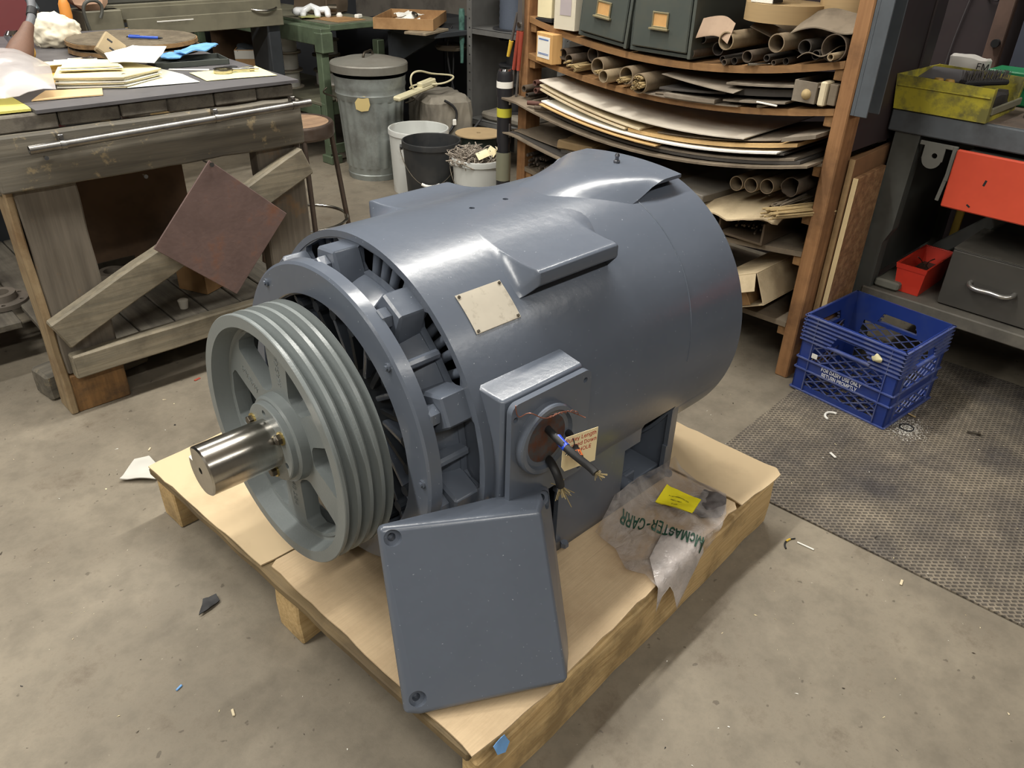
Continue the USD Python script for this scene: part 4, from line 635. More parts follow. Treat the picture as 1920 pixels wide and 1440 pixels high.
board('fibre_sheet', 'second dark sheet from below in the third shelf stack', 3, .21, 1.26, -.055, .40, .009, .009, dk_s)
board('fibre_sheet', 'brown sheet edge in the right half of the third shelf stack', 3, .62, 1.24, -.055, .38, .0195, .007, gc)
board('tan_sheet', 'tan board with a bright cut edge at the left of the third shelf stack', 3, .165, .735, -.082, .36, .030, .004, tan_s, (.004, 0, 0, 0))
board('fibre_sheet', 'dark sheet above the tan board in the third shelf stack', 3, .15, 1.20, -.05, .38, .036, .005, dk_s)
board('white_edged_sheet', 'board with a bright white front edge running to the right of the third shelf stack', 3, .165, 1.185, -.070, .38, .043, .005, wht)
board('cardboard_board', 'brown corrugated board in the right half of the third shelf stack', 3, .58, 1.235, -.045, .40, .050, .012, tan_s, (0, .010, .01, 0))
board('cream_sheet', 'cream board below the silver sheet in the third shelf stack', 3, .145, .575, -.058, .38, .056, .007, cr_s, (.022, 0, 0, .02))
board('cream_sheet', 'second cream board with frayed edge in the third shelf stack', 3, .14, .64, -.056, .38, .066, .006, cr_s, (.026, 0, 0, .025))
board('grey_sheet', 'grey sheet below the silver one at the right of the third shelf stack', 3, .70, 1.17, -.03, .40, .066, .003, gc, (0, .012, .012, 0))
board('silver_sheet', 'large shiny silver-white curved sheet topmost on the third shelf', 3, .135, 1.055, -.055, .42, .078, .0035, wh_s, (.032, .006, .014, .03))
board('corrugated_sheet', 'folded cardboard piece at the right end of the third shelf stack', 3, 1.182, 1.29, -.05, .36, .078, .012, gc, (0, .006, .006, 0))
# --- level 4
board('fibre_sheet', 'wide dusty sheet undermost on the fourth shelf sticking out past the left post', 4, -.055, .62, -.075, .42, .0005, .006, dusty, (.004, 0, 0, 0)); board('fibre_sheet', 'second dusty sheet on the left of the fourth shelf', 4, -.02, .52, -.055, .42, .008, .006, dk_s)
board('fibre_sheet', 'loose warped sheet lying uppermost at the left of the fourth shelf', 4, -.005, .30, -.03, .40, .016, .004, dusty, (0, .012, .025, .01), ang=.03)
wbk = st('wrapped_block', 'dusty paper-wrapped plank bundle on the left of the fourth shelf', 'bundle', .225, -.035, sz(4, .3) + .022, 8); obj('wrap', wob(sub(bx(.17, .30, .034, (.085, .15, .030), .006), .04), .003, 18, 3), mat('dusty_wrap', (152, 128, 92), .85, .1, 9, dirt=(112, 96, 76)), wbk); obj('lower_plank', bb(.015, .15, .01, .28, -.004, .012, .002), dk_s, wbk)
so('pink_wood_block', bx(.036, .10, .04, (0, .05, .02), .005), mat('pink_block', (140, 108, 88), .8, .1, 12), 'small pinkish wood block beside the wrapped bundle', 'block', .445, -.02, sz(4, .445) + .008)
so('rounded_board', wob(sub(bx(.16, .36, .03, (.08, .18, .015), .012), .05), .003, 12, 9), dusty, 'rounded dusty board behind the thick slab on the fourth shelf', 'board', .655, .0, sz(4, .73) + .008)
sl = st('thick_slab', 'thick grey slab with a pale dusty top in the middle of the fourth shelf', 'slab', .775, -.055, sz(4, .86) + .010, -4); obj('slab_body', wob(sub(bx(.172, .40, .028, (.086, .2, .014), .003), .06), .002, 14, 3), mat('slab_grey', (122, 116, 106), .75, .08, 8, dirt=(92, 90, 88), damt=.5), sl)
cardy = mat('dusty_cardboard', (196, 178, 146), .8, .08, 7, dirt=(150, 132, 106), damt=.6, dscale=6, spec=.2)
so('cardboard_lining', slab(30, 6, lambda u, v: np.c_[.54 * u, -.085 + .012 * meshkit.noise(np.c_[u * 24, 0 * u, 0 * u], 5) + .47 * v, szv(4, .70 + .54 * u) - sz(4, .97) + .002 - .028 * np.maximum(0, 1 - v * 6) * (.6 + .8 * meshkit.noise(np.c_[u * 9, 0 * u, 0 * u], 2))], .005), cardy, 'torn cardboard lining drooping over the front of the fourth shelf under the tubes', 'cardboard', .70, .0, sz(4, .97))
for u, z, r, l, jg in ((1.042, .645, .0245, 'leftmost of the three sound open tubes on the fourth shelf', 0), (1.096, .652, .0245, 'middle one of the three sound open tubes on the fourth shelf', 0), (1.152, .66, .0245, 'right one of the three sound open tubes on the fourth shelf', .004), (1.225, .672, .031, 'split fourth tube filled with splinters on the fourth shelf', .03)): tube(u, max(sz(4, u) + r + .0125, z - .01), r, 2 if r < .03 else 1, -.03, .40, wall=.0026, label=l, jag=jg)
tube(1.195, sz(4, 1.195) + .021, .0075, 2, -.06, .12, wall=.002, label='short thin tube before the split tube on the fourth shelf', rot=-10)
def rods(name, label, u, y, z, n, sx, szz, L, rr, m, rot=0, seed=0, frayed=0):
    r = np.random.default_rng(seed); b = st(name, label, 'bundle', u, y, z, rot); 
    for i in range(n):
        x, q = r.uniform(-sx, sx), r.uniform(rr, szz); j = r.uniform(-.03, .02); obj('strip', sweep([(x, j, q), (x + r.normal(0, .004), L * .5, q + r.normal(0, .003)), (x + r.normal(0, .008), L, max(rr, q + r.normal(0, .004)))], rr * r.uniform(.7, 1.2), 6), m, b)
    return b
rods('splinter_bundle', 'splintered strips poking out of the split tube on the fourth shelf', 1.222, -.06, sz(4, 1.22) + .018, 16, .022, .02, .16, .0024, dusty, 0, 3)
rods('stick_bundle', 'frayed bundle of pale sticks poking out by the right post of the fourth shelf', 1.235, -.115, sz(4, 1.28) - .012, 34, .024, .034, .22, .0032, strw, -24, 7)
# --- levels 5, 6
rods('rod_bundle', 'bundle of dark rusty rods at the left end of the fifth shelf', .09, .02, sz(5, .09) + .004, 34, .055, .065, .3, .006, mat('dark_rods', (66, 58, 52), .7, .25, 20, dirt=(96, 84, 72)), 0, 5)
rods('rod_bundle', 'bundle of grey twisted rods right of the dark ones on the fifth shelf', .195, .0, sz(5, .19) + .004, 26, .035, .055, .3, .006, mat('grey_rods', (104, 96, 88), .7, .2, 20), 4, 6)
so('packing_board', bb(-.03, .17, 0, .3, 0, .016, .003), tan_s, 'tan board at the left end of the bottom shelf', 'board', .06, .02, LEV[6][0] + .002)
so('bottom_box', wob(bx(.2, .3, .14, (.1, .15, .07), .006), .004, 9, 2), brown, 'dark brown box in the shade at the left of the bottom shelf', 'box', .20, .06, sz(6, .3) + .004)
bxm = mat('old_box_wood', (96, 82, 66), .8, .12, 8, dirt=(70, 60, 50), damt=.6)
def tray_box(label, u, y, z, w, d, h, m):
    b = st('open_box', label, 'box', u, y, z); obj('bottom', bb(0, w, 0, d, 0, .008, .001), m, b)
    for a in ((0, .008, 0, d), (w - .008, w, 0, d), (.008, w - .008, d - .008, d)): obj('side', bb(*a, .008, h, .001), m, b)
    obj('lid_board', bb(-.004, w + .004, 0.02, d, h, h + .008, .001), m, b); return b
tray_box('open-fronted wooden box with scraps at the right of the fifth shelf', .995, -.02, sz(5, 1.17) + .002, .175, .34, .076, bxm)
tray_box('dark open-fronted box left of centre on the fifth shelf', .70, .01, sz(5, .9) + .002, .2, .34, .08, brown)
rods('scrap_bundle', 'dusty scraps lying in the open-fronted wooden box', 1.08, .05, sz(5, 1.17) + .012, 14, .05, .03, .12, .004, dusty, 20, 9)
tb2 = st('torn_carton', 'torn tan carton tube leaning before the dark box on the fifth shelf', 'box', .925, .0, sz(5, .92) + .004, 8); obj('body', wob(sub(bx(.055, .26, .045, (0, .13, .023), .004), .04), .004, 20, 3), gc, tb2); obj('upper_flap', mv(bx(.05, .20, .004, (0, .1, 0), .001), (.004, 0, .075), ry=28), gc, tb2)
tip = st('tipped_carton', 'torn tan carton tipped over and sticking out of the right bottom shelf', 'box', 1.158, -.075, sz(6, 1.18) + .032, 0); R3 = rotm(0, -24, 0)
def tr3(m): m = m.copy(); m.apply_transform(R3); return m
obj('body', [tr3(bb(-.07, .10, 0, .42, 0, .004, .001)), tr3(bb(-.07, .10, 0, .42, .112, .116, .001)), tr3(bb(-.07, -.066, 0, .42, .004, .112, .001)), tr3(bb(.096, .10, 0, .42, .004, .112, .001)), tr3(bb(-.07, .1, .416, .42, 0, .116, .001))], cardy, tip)
fl = bb(-.066, .096, 0, .003, 0, .062, .001); obj('flap', tr3(mv(fl, (0, 0, .112), rx=150)), cardy, tip); obj('flap', tr3(mv(bb(0, .07, 0, .003, 0, .1, .001), (-.066, 0, .006), rz=-20)), tanc, tip); obj('flap', tr3(mv(bb(-.066, .05, 0, .003, 0, .052, .001), (0, 0, .006), rx=14)), tanc, tip)
obj('partition', tr3(bb(.03, .034, .01, .4, .004, .112, .001)), tanc, tip)
# plywood and chipboard standing against the rack's right-hand side
ply = mat('plywood_face', (134, 98, 66), .75, .1, 3, stretch=(1, 1, 8), dirt=(100, 74, 52), damt=.5); ply_e = mat('plywood_edge', (170, 142, 102), .8, .1, 30, stretch=(60, 6, 2), dirt=(120, 96, 66)); pine = mat('pine_edge', (230, 206, 158), .7, .05, 8)
osb = mat('strand_board', (134, 98, 68), .7, .25, 22, stretch=(1, 1, 2.5), dirt=(176, 138, 98), damt=.7, dscale=30, bump=.001, bscale=60)
p1_ = thing('plywood_board', 'plywood panel standing behind the chipboard against the right post of the rack', 'panel', (1.952, .2825, 0)); obj('panel', bb(0, .36, 0, .018, .0, .765, .001), ply, p1_); obj('edge_band', bb(-.001, 0, .0, .018, .0, .765, .0), ply_e, p1_)
p2_ = thing('strand_board', 'brown strand board panel with a pale edge standing foremost beside the rack', 'panel', (1.962, .2635, 0)); obj('panel', bb(.0, .232, 0, .016, .0, .708, .001), osb, p2_); obj('edge_strip', bb(-.001, 0, 0, .016, .0, .708, 0), pine, p2_, label='pale raw edge')
so('steel_channel', [bb(0, .012, 0, .09, 0, 1.25, .001), bb(.012, .05, 0, .006, 0, 1.25, .001), bb(.012, .05, .084, .09, 0, 1.25, .001)], mat('channel_grey', (88, 94, 100), .5, .1, 6, dirt=(66, 68, 72)), 'grey steel channel fixed upright on the right side of the rack post', 'channel', 1.3535, .004, .905)
# long-handled cutters hung on the left post
redg = mat('red_grip', (168, 70, 52), .5, .12, 14, dirt=(120, 56, 46)); yelg = mat('yellow_grip', (214, 178, 62), .5, .1, 14); dks = mat('tool_steel', (120, 116, 114), .4, .12, metal=.6)
cu = thing('bolt_cutter', 'red-handled cutter hanging on the left post of the rack', 'cutter', SWp(-.005, -.028, 1.00), SR)
obj('jaws', [hull([(-.012, -.006, 0), (.016, -.006, 0), (.012, -.006, .2), (-.006, -.006, .2), (-.012, .006, 0), (.016, .006, 0), (.012, .006, .2), (-.006, .006, .2)])], dks, cu); obj('pivot', cyl((.002, -.012, .02), (.002, .008, .02), .009, n=14), steel, cu)
for x0, x1 in ((-.006, -.030), (.008, -.004)): obj('handle_grip', cyl((x0, 0, -.005), (x1, 0, -.15), .0095, .008, n=12), redg, cu); obj('handle_rod', cyl((x1, 0, -.15), (x1 - .008, 0, -.25), .005, n=10), dks, cu)
yc = thing('wire_cutter', 'yellow-handled cutter hanging left of the red-handled one', 'cutter', SWp(-.045, -.025, 1.00), SR)
obj('blade', sweep(spl([(.02, 0, .06), (.006, 0, .01), (-.010, 0, -.045)], 12), .0055, 8), dks, yc); obj('handle_grip', cyl((-.010, 0, -.045), (-.027, 0, -.105), .0095, .007, n=12), yelg, yc)
# black inspection lamp standing by the left post
lam = thing('tube_lamp', 'slim black cylindrical work lamp with yellow label standing by the left rack post', 'lamp', SWp(-.062, -.05, .0)); greyl = mat('lamp_black', (38, 38, 42), .4, .15, 10); 
obj('barrel', lathe([(0, 0), (.030, 0), (.030, .40), (.026, .41), (.026, .55), (.030, .56), (.030, .74), (.033, .75), (.033, .83), (.028, .845), (0, .845)], 30), greyl, lam); obj('lens_band', lathe([(.0305, .40), (.0315, .40), (.0315, .52), (.0305, .52)], 30, closed=True), mat('lamp_glass', (122, 122, 104), .25, .06), lam)
obj('yellow_label', lathe([(.0305, .665), (.0312, .665), (.0312, .70), (.0305, .70)], 30, closed=True), mat('label_yellow', (196, 190, 62), .5, .05), lam); obj('white_ring', lathe([(.0335, .78), (.0342, .78), (.0342, .805), (.0335, .805)], 30, closed=True), wht, lam); obj('end_cap', lathe([(0, .845), (.027, .845), (.025, .852), (.020, .854), (.0, .85)], 30), chrome, lam); obj('switch', bb(-.004, .004, -.034, -.029, .585, .64, .001), dks, lam); obj('logo', mv(bx(.012, .002, .018, b=.0005), (0, -.0308, .725)), wht, lam)

# ---------------------------------------------------------------- rubber mat, steel bench and milk crate on the right
obj('rubber_mat', sheet([(1.192, -1.6), (2.42, -1.6), (2.42, .245), (1.196, .258)], lambda x, y: .0005 + .0015 * meshkit.noise(np.c_[x * 5, y * 5, 0 * x], 2), .004, .08), mat_rubber(), label='black studded rubber mat dusted grey on the concrete before the steel bench', cat='mat')
obj('wall_partition', bb(2.95, 3.0, -4, 1.72, 0, HC, 0), dark_wall, kind='structure', smooth=False)
SB, SBR = np.array([2.2, .262, 0.]), -93.
def RW_(x, y, z): a = math.radians(SBR); return (SB[0] + x * math.cos(a) - y * math.sin(a), SB[1] + x * math.sin(a) + y * math.cos(a), z)
def rt(name, label, cat, x, y, z, rot=0, group=None): return thing(name, label, cat, RW_(x, y, z), SBR + rot, group)
def ro(name, mesh, m, label, cat, x, y, z, rot=0, smooth=35): return obj(name, mesh, m, label=label, cat=cat, loc=RW_(x, y, z), rot=SBR + rot, smooth=smooth)
bgm = mat('bench_grey', (92, 97, 102), .5, .12, 6, dirt=(60, 60, 62), damt=.6, dscale=5, bump=.0004, bscale=60); bgl = mat('bench_leg_grey', (86, 88, 84), .55, .12, 5, dirt=(60, 60, 58), damt=.5, dscale=4)
topw = mat('bench_top_wood', (120, 104, 92), .7, .15, 20, stretch=(2, 20, 20), dirt=(82, 76, 72), damt=.7, dscale=6)
sb = thing('steel_bench', 'grey painted steel workbench at the right with a red drawer', 'workbench', SB, SBR)
obj('top_edge', bb(-.03, 1.7, -.004, .02, .818, .886, .004), bgm, sb); obj('top_board', bb(-.03, 1.7, .0205, .68, .835, .887, .003), topw, sb); obj('end_rail', bb(-.0345, -.0305, .02, .68, .818, .886, .001), bgm, sb)
legp = [(-.006, 0), (.070, 0), (.070, .10), (.05, .13), (.05, .45), (.07, .50), (.075, .816), (-.006, .816)]
obj('leg', ext(legp, .05, MX((1, 0, 0), (0, 0, 1), (0, -1, 0), (0, .056, 0))), bgl, sb, smooth=False); obj('leg', ext(legp, .05, MX((1, 0, 0), (0, 0, 1), (0, -1, 0), (0, .66, 0))), bgl, sb, smooth=False); obj('leg_web', bb(.012, .022, .056, .61, .30, .816, .002), bgl, sb)
obj('leg', ext(legp, .05, MX((1, 0, 0), (0, 0, 1), (0, -1, 0), (1.6, .056, 0))), bgl, sb, smooth=False); obj('cross_bar', beam((.07, .35, .30), (.55, .35, .78), .05, .02), bgl, sb)
shm = mat('bench_shelf_grey', (104, 100, 92), .65, .14, 8, dirt=(74, 72, 68), damt=.6, dscale=7)
obj('lower_shelf', bb(.024, 1.6, .0, .60, .238, .284, .004), shm, sb)
dr = obj('drawer_front', mv(bb(.205, 1.25, -.034, -.018, .627, .806, .004), rz=0), mat('red_drawer', (222, 86, 60), .42, .06, 4, dirt=(196, 70, 48), damt=.4, dscale=3), sb, label='red drawer front')
obj('drawer_box', bb(.225, 1.2, -.016, .55, .65, .80, .002), bgl, dr); [obj('scuff', q, black_m, dr) for q in (mv(bx(.006, .001, .018, b=0), (.31, -.0345, .725), ry=12), mv(bx(.012, .001, .005, b=0), (.285, -.0345, .648), ry=30))]
bk = obj('bracket', mt(mf(cat_([bb(.085, .20, -.010, -.004, .795, .808, .001)])) + mf(bb(.10, .165, -.010, -.004, .752, .80, .003)) + mf(cyl((.132, -.010, .757), (.132, -.004, .757), .030, n=28)) - mf(cyl((.138, -.03, .768), (.138, .02, .768), .0085))), mat('bracket_grey', (112, 112, 106), .5, .1, 10), sb)
obj('bracket_arm', [bb(.186, .198, -.012, -.004, .70, .806, .001), mv(bb(0, .012, -.002, .002, -.11, 0, .001), (.188, -.008, .745), ry=6)], MATS['bracket_grey'], bk)
# things on the lower shelf
drc = rt('drawer_cabinet', 'dark grey steel drawer cabinet with chrome handle on the lower shelf of the steel bench', 'cabinet', .262, .045, .2855); dcm = mat('drawer_cab_grey', (72, 70, 66), .5, .1, 4, dirt=(88, 84, 76), damt=.4, dscale=3, bump=.0003, bscale=90)
obj('case', bb(.0, .62, .012, .50, 0, .195, .003), dcm, drc); df = obj('drawer', bb(.003, .617, 0, .011, .004, .192, .002), dcm, drc)
obj('handle', sweep(spl([(.085, .0, .104), (.088, -.020, .100), (.100, -.028, .097), (.15, -.029, .097), (.20, -.028, .097), (.213, -.020, .100), (.216, 0, .104)], 30), .0078, 12), mat('dull_aluminium', (196, 194, 190), .3, .05, metal=.9), df); obj('top_dust', bb(.0, .62, .012, .5, .1952, .197, 0), shm, drc)
rdm = mat('red_plastic', (214, 62, 44), .35, .05, 6, dirt=(180, 50, 38), damt=.4, dscale=5)
rb_ = rt('red_bin', 'small red plastic parts bin with wire scraps on the lower shelf of the steel bench', 'bin', .158, .05, .285)
def frustum_box(wb, db, wt, dt, h, t, y0b=0, y0t=0, front=None):
    o = [(-wb / 2, y0b, 0), (wb / 2, y0b, 0), (wb / 2, y0b + db, 0), (-wb / 2, y0b + db, 0), (-wt / 2, y0t, h), (wt / 2, y0t, h), (wt / 2, y0t + dt, h), (-wt / 2, y0t + dt, h)]
    i = [(-wb / 2 + t, y0b + t, t), (wb / 2 - t, y0b + t, t), (wb / 2 - t, y0b + db - t, t), (-wb / 2 + t, y0b + db - t, t), (-wt / 2 + t, y0t + t, h + .01), (wt / 2 - t, y0t + t, h + .01), (wt / 2 - t, y0t + dt - t, h + .01), (-wt / 2 + t, y0t + dt - t, h + .01)]
    return mf(hull(o)) - mf(hull(i))
obj('tub', mt(frustum_box(.082, .22, .100, .25, .100, .003, 0, -.01)), rdm, rb_); obj('rim', mt(frustum_box(.100, .252, .106, .262, .018, .004, 0, -.003) - mf(bb(-.0495, .0495, .004, .246, -.1, .2, 0))).apply_translation((0, -.011, .084)), rdm, rb_)
obj('wire_scrap', [sweep(spl([(-.02, .10, .06), (0, .09, .085), (.02, .10, .07)], 10), .0018, 6), sweep(spl([(.0, .14, .06), (.012, .12, .09), (.02, .14, .095)], 10), .0018, 6), sweep(spl([(-.01, .16, .05), (-.02, .12, .088), (-.024, .1, .10)], 10), .0018, 6), bb(-.035, .035, .03, .2, .03, .06, .01)], zinc, rb_)
ro('chipped_block', wob(sub(bx(.085, .17, .03, (0, .085, .016), .006), .03), .003, 20, 4), mat('painted_block', (112, 112, 102), .7, .12, 8), 'chipped grey-green block beside the red bin on the bench shelf', 'block', .098, .02, .2875, 0)
ro('yellow_stick', bx(.028, .012, .30, (0, 0, .15), .003), mat('dull_yellow', (150, 124, 40), .6, .12, 10), 'dull yellow stick standing in the shade behind the red bin', 'stick', .15, .42, .2865, 0)
# things on top
ybm = mat('yellow_plastic', (188, 176, 58), .5, .12, 8, dirt=(92, 92, 66), damt=.8, dscale=12, edge=(.45, .60))
yb = rt('yellow_bin', 'grimy yellow plastic parts bin holding a wire brush on the steel bench', 'bin', .112, -.012, .888, 0)
V8 = lambda t, e: [(-.138 + t, t, t), (.140 - t, .0 + t, t), (.130 - t, .30 - t, t), (-.130 + t, .30 - t, t), (-.148 + t, -.012 + t, .104 + e), (.140 - t, -.006 + t, .098 + e), (.135 - t, .312 - t, .098 + e), (-.14 + t, .312 - t, .104 + e)]
ybs = mf(hull(V8(0, 0))) - mf(hull(V8(.003, .01))) - mf(hull([(.10, .02, .035), (.10, .29, .035), (.2, .02, .035), (.2, .29, .035), (.085, .02, .12), (.085, .29, .12), (.2, .02, .12), (.2, .29, .12)]))
obj('tub', mt(ybs), ybm, yb); obj('front_ridge', bb(-.14, .135, -.0125, -.004, .070, .074, .001), ybm, yb); obj('lip', bb(.137, .145, .02, .29, .02, .042, .003), mat('lip_grey', (128, 124, 104), .5, .1), yb)
wbz = rt('wire_brush', 'black wire brush lying in the yellow bin', 'brush', .165, .16, .975, 62); obj('brush_back', bx(.17, .035, .016, (0, 0, 0), .005), black_m, wbz)
r = np.random.default_rng(4); br_ = [cyl((x, y, .006), (x + r.normal(0, .003), y + r.normal(0, .003), .034), .0011, n=4) for x in np.linspace(-.078, .078, 26) for y in np.linspace(-.013, .013, 6)]; obj('bristles', br_, mat('bristle_grey', (88, 84, 84), .6, .2, 60), wbz, kind='stuff', smooth=False)
ro('dark_plate', mv(bx(.16, .12, .006, b=.001), rx=10), mat('plate_grey', (86, 84, 86), .5, .1), 'dark grey plate leaning in the yellow bin', 'plate', .02, .19, .977); ro('brass_fitting', [lathe([(0, 0), (.014, 0), (.016, .01), (.012, .02), (0, .022)], 16), lathe([(0, 0), (.014, 0), (.016, .01), (.012, .02), (0, .022)], 16).apply_translation((.032, .004, 0))], mat('ochre', (190, 150, 70), .45, .1), 'pair of ochre knobs lying in the yellow bin', 'knob', .06, .07, .962); ro('bin_filling', wob(sub(bb(-.11, .115, .03, .27, .004, .062, .01), .03), .012, 22, 6), mat('dark_clutter', (58, 54, 54), .7, .25, 30), 'dark small parts filling the yellow bin', 'parts', .112, -.01, .889)
fm = ro('paper_bag', wob(sub(bx(.13, .04, .115, (0, 0, .058), .008), .02), .006, 25, 3), mat('crumpled_white', (196, 192, 186), .7, .05, 8), 'crumpled white paper bag lettered FM behind the yellow bin', 'bag', .035, .40, .9)
obj('lettering', mv(meshkit.text_mesh('FM', .020, .001), (.030, -.0265, .080), rx=90), black_m, fm)
gb = rt('green_case', 'green plastic case with lid behind the yellow bin on the steel bench', 'case', .20, .41, .888); gm = mat('green_plastic', (36, 132, 84), .4, .08, 8); obj('case_body', bx(.17, .12, .085, (0, 0, .0435), .006), gm, gb); obj('lid', bx(.176, .126, .016, (0, 0, .095), .004), gm, gb); obj('recess', bx(.09, .002, .016, (0, -.0605, .06), .0005), mat('green_dark', (24, 92, 60), .5, .1), gb)
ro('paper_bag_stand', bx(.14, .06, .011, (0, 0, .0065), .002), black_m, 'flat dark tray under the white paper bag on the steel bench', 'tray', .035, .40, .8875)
ro('dark_tin', lathe([(0, 0), (.035, 0), (.035, .05), (.037, .052), (.037, .06), (0, .06)], 28), dcm, 'small dark tin at the right end of the yellow bin', 'tin', .33, .20, .888)
# wall behind the bench: hanging strip, cable, rusty upright and perforated plate
obj('hanging_strip', bb(2.935, 2.948, .492, .512, 1.10, 1.6, .002), mat('aluminium_strip', (176, 174, 174), .35, .06, metal=.6), label='short bright aluminium strip hanging on the dark partition', cat='strip')
obj('wall_cable', sweep(spl([(2.94, .375, .93), (2.94, .368, 1.05), (2.94, .352, 1.18), (2.94, .33, 1.5)], 24), .003, 8), mat('cord_grey', (70, 66, 68), .6, .1), label='thin grey cord hanging down the dark partition', cat='cord')
obj('cable_loop', sweep(spl([(2.93, .30, 1.6), (2.93, .305, 1.19), (2.93, .275, 1.165), (2.93, .235, 1.185), (2.93, .235, 1.6)], 40), .004, 8), MATS['cord_grey'], label='grey cable looped on the dark partition above the bench', cat='cable')
ru = thing('upright_board', 'rusty brown upright board standing behind the green case', 'board', (2.86, .185, .0), -4); obj('board', bb(0, .03, 0, .055, .0, 1.6, .003), mat('rusty_board', (104, 82, 72), .7, .14, 6, dirt=(74, 60, 54), damt=.6), ru); obj('knob', cyl((-.02, .02, 1.035), (0, .02, 1.035), .014, n=14), black_m, ru)
pp = thing('drilled_plate', 'blue-grey steel plate with drilled holes at the far right above the bench', 'plate', (2.80, .13, .889), -4); ppm = mf(bb(0, .012, -.55, 0, .0, .75, .002))
for k in range(9): q = (-.02 - .03 * (k % 3) - .012 * (k // 3), .08 + .06 * k); ppm = ppm - mf(cyl((-.02, q[0], q[1]), (.04, q[0], q[1]), .006, n=12))
obj('plate_body', mt(ppm), mat('plate_blue_grey', (78, 82, 96), .5, .1, 6), pp)
dg = thing('lever_arm', 'dark diagonal lever arm in the shade behind the green case', 'lever', (2.74, .10, .889), -4); obj('arm', cyl((0, 0, 0.02), (0, -.2, .16), .02, n=14, b=.004), dk, dg); obj('foot', bb(-.03, .03, -.03, .03, 0, .03, .004), dk, dg)
for i, y in enumerate((.60, .535)): obj('trim_%d' % (i + 1), bb(2.935, 2.949, y - .008, y + .008, 0, HC, .001), dk, kind='structure')
# blue milk crate standing on the mat
ck = mat('crate_blue', (34, 58, 134), .42, .08, 5, dirt=(70, 82, 124), damt=.4, dscale=7); ckr = mat('crate_rib_blue', (74, 88, 146), .5, .1, 9, dirt=(122, 126, 146), damt=.5, dscale=16)
CL, CWD, CH = .311, .336, .277; CT = .0045
crate = thing('milk_crate', 'blue plastic milk crate lettered FOR DAIRY USE ONLY standing on the rubber mat', 'crate', (1.788, -.063, .0068), -7.7)
def taper(z): return .018 * (1 - min(z / .18, 1))          # walls draw in towards the foot
def side_panel(L):                                         # one side in (u, z): list of solid pieces (shapely) for u in 0..L
    lat1 = sbox(.042, .022, L - .042, .078); lat2 = Polygon([(.042, .122), (L - .042, .122), (L - .05, .185), (.05, .185)])
    hand = Polygon([(L / 2 - .072, .196), (L / 2 + .072, .196), (L / 2 + .056, .232), (L / 2 - .056, .232)])
    return sbox(0, 0, L, CH).difference(lat1).difference(lat2).difference(hand), lat1, lat2
def add_side(o, ux, nx, L, name):
    M = MX(ux, (0, 0, 1), -np.array(nx), np.array(o))
    P, l1, l2 = side_panel(L); obj('side_wall', ext(P, CT, M), ck, crate, smooth=False)
    bars = []
    for reg in (l1, l2):
        x0, z0, x1, z1 = reg.bounds; h = z1 - z0
        for k in np.arange(-2 * h, x1 - x0 + .02, .056):
            for sg in (1, -1):
                a = (x0 + k, z0) if sg > 0 else (x0 + k + h * 1.9, z0); b = (x0 + k + h * 1.9, z1) if sg > 0 else (x0 + k, z1)
                from shapely.geometry import LineString
                g = LineString([a, b]).buffer(.0017, cap_style=2).intersection(reg)
                for q in getattr(g, 'geoms', [g]):
                    if q.area > 1e-6: bars.append(ext(q, CT * .8, M))
    obj('lattice', bars, ckr, crate, kind='stuff', smooth=False)
    ribs = []; n = np.array(nx)
    for z in (.186, .200, .214, .228, .242, .256, .2705):
        inter = [(0, L)] if not .197 < z < .231 else [(0, L / 2 - .066 + (z - .196) * .44), (L / 2 + .066 - (z - .196) * .44, L)]
        for a, b in inter: ribs.append(ext(sbox(a - .006 * (a == 0), z, b + .006 * (b == L), z + .0045), .0075, MX(ux, (0, 0, 1), np.cross(ux, (0, 0, 1)) , np.array(o) + n * (0 if np.dot(np.cross(ux, (0, 0, 1)), n) > 0 else .0075))))
    for z in (.0, .079, .118): ribs.append(ext(sbox(-.003, z, L + .003, z + .004), .0065, MX(ux, (0, 0, 1), np.cross(ux, (0, 0, 1)), np.array(o) + n * (0 if np.dot(np.cross(ux, (0, 0, 1)), n) > 0 else .0065))))
    for u in (.038, L - .042): ribs.append(ext(sbox(u, 0, u + .003, CH), .005, MX(ux, (0, 0, 1), np.cross(ux, (0, 0, 1)), np.array(o) + n * (0 if np.dot(np.cross(ux, (0, 0, 1)), n) > 0 else .005))))
    ribs.append(ext(sbox(L / 2 - .074, .1915, L / 2 + .074, .196), .012, MX(ux, (0, 0, 1), np.cross(ux, (0, 0, 1)), np.array(o) + n * (0 if np.dot(np.cross(ux, (0, 0, 1)), n) > 0 else .012))))
    obj('rib', ribs, ckr, crate, smooth=False)
add_side((0, 0, 0), (0, 1, 0), (-1, 0, 0), CWD, 'near'); add_side((CL, 0, 0), (0, 1, 0), (1, 0, 0), CWD, 'far'); add_side((0, 0, 0), (1, 0, 0), (0, -1, 0), CL, 'right'); add_side((0, CWD, 0), (1, 0, 0), (0, 1, 0), CL, 'left')
obj('bottom_grid', [bb(.005, CL - .005, y, y + .004, .004, .010, 0) for y in np.arange(.02, CWD, .032)] + [bb(x, x + .004, .005, CWD - .005, .004, .010, 0) for x in np.arange(.02, CL, .032)], ck, crate, kind='stuff', smooth=False)
def ctext(tx, u, z, h): t = meshkit.text_mesh(tx, h, .0006, bold=True); t.apply_transform(MX((0, -1, 0), (0, 0, 1), (-1, 0, 0), (-.0045, u, z))); return t
tw = [ctext('FOR DAIRY USE ONLY', 0, 0, .0125), ctext('RETURN PROMPTLY', 0, 0, .0125)]
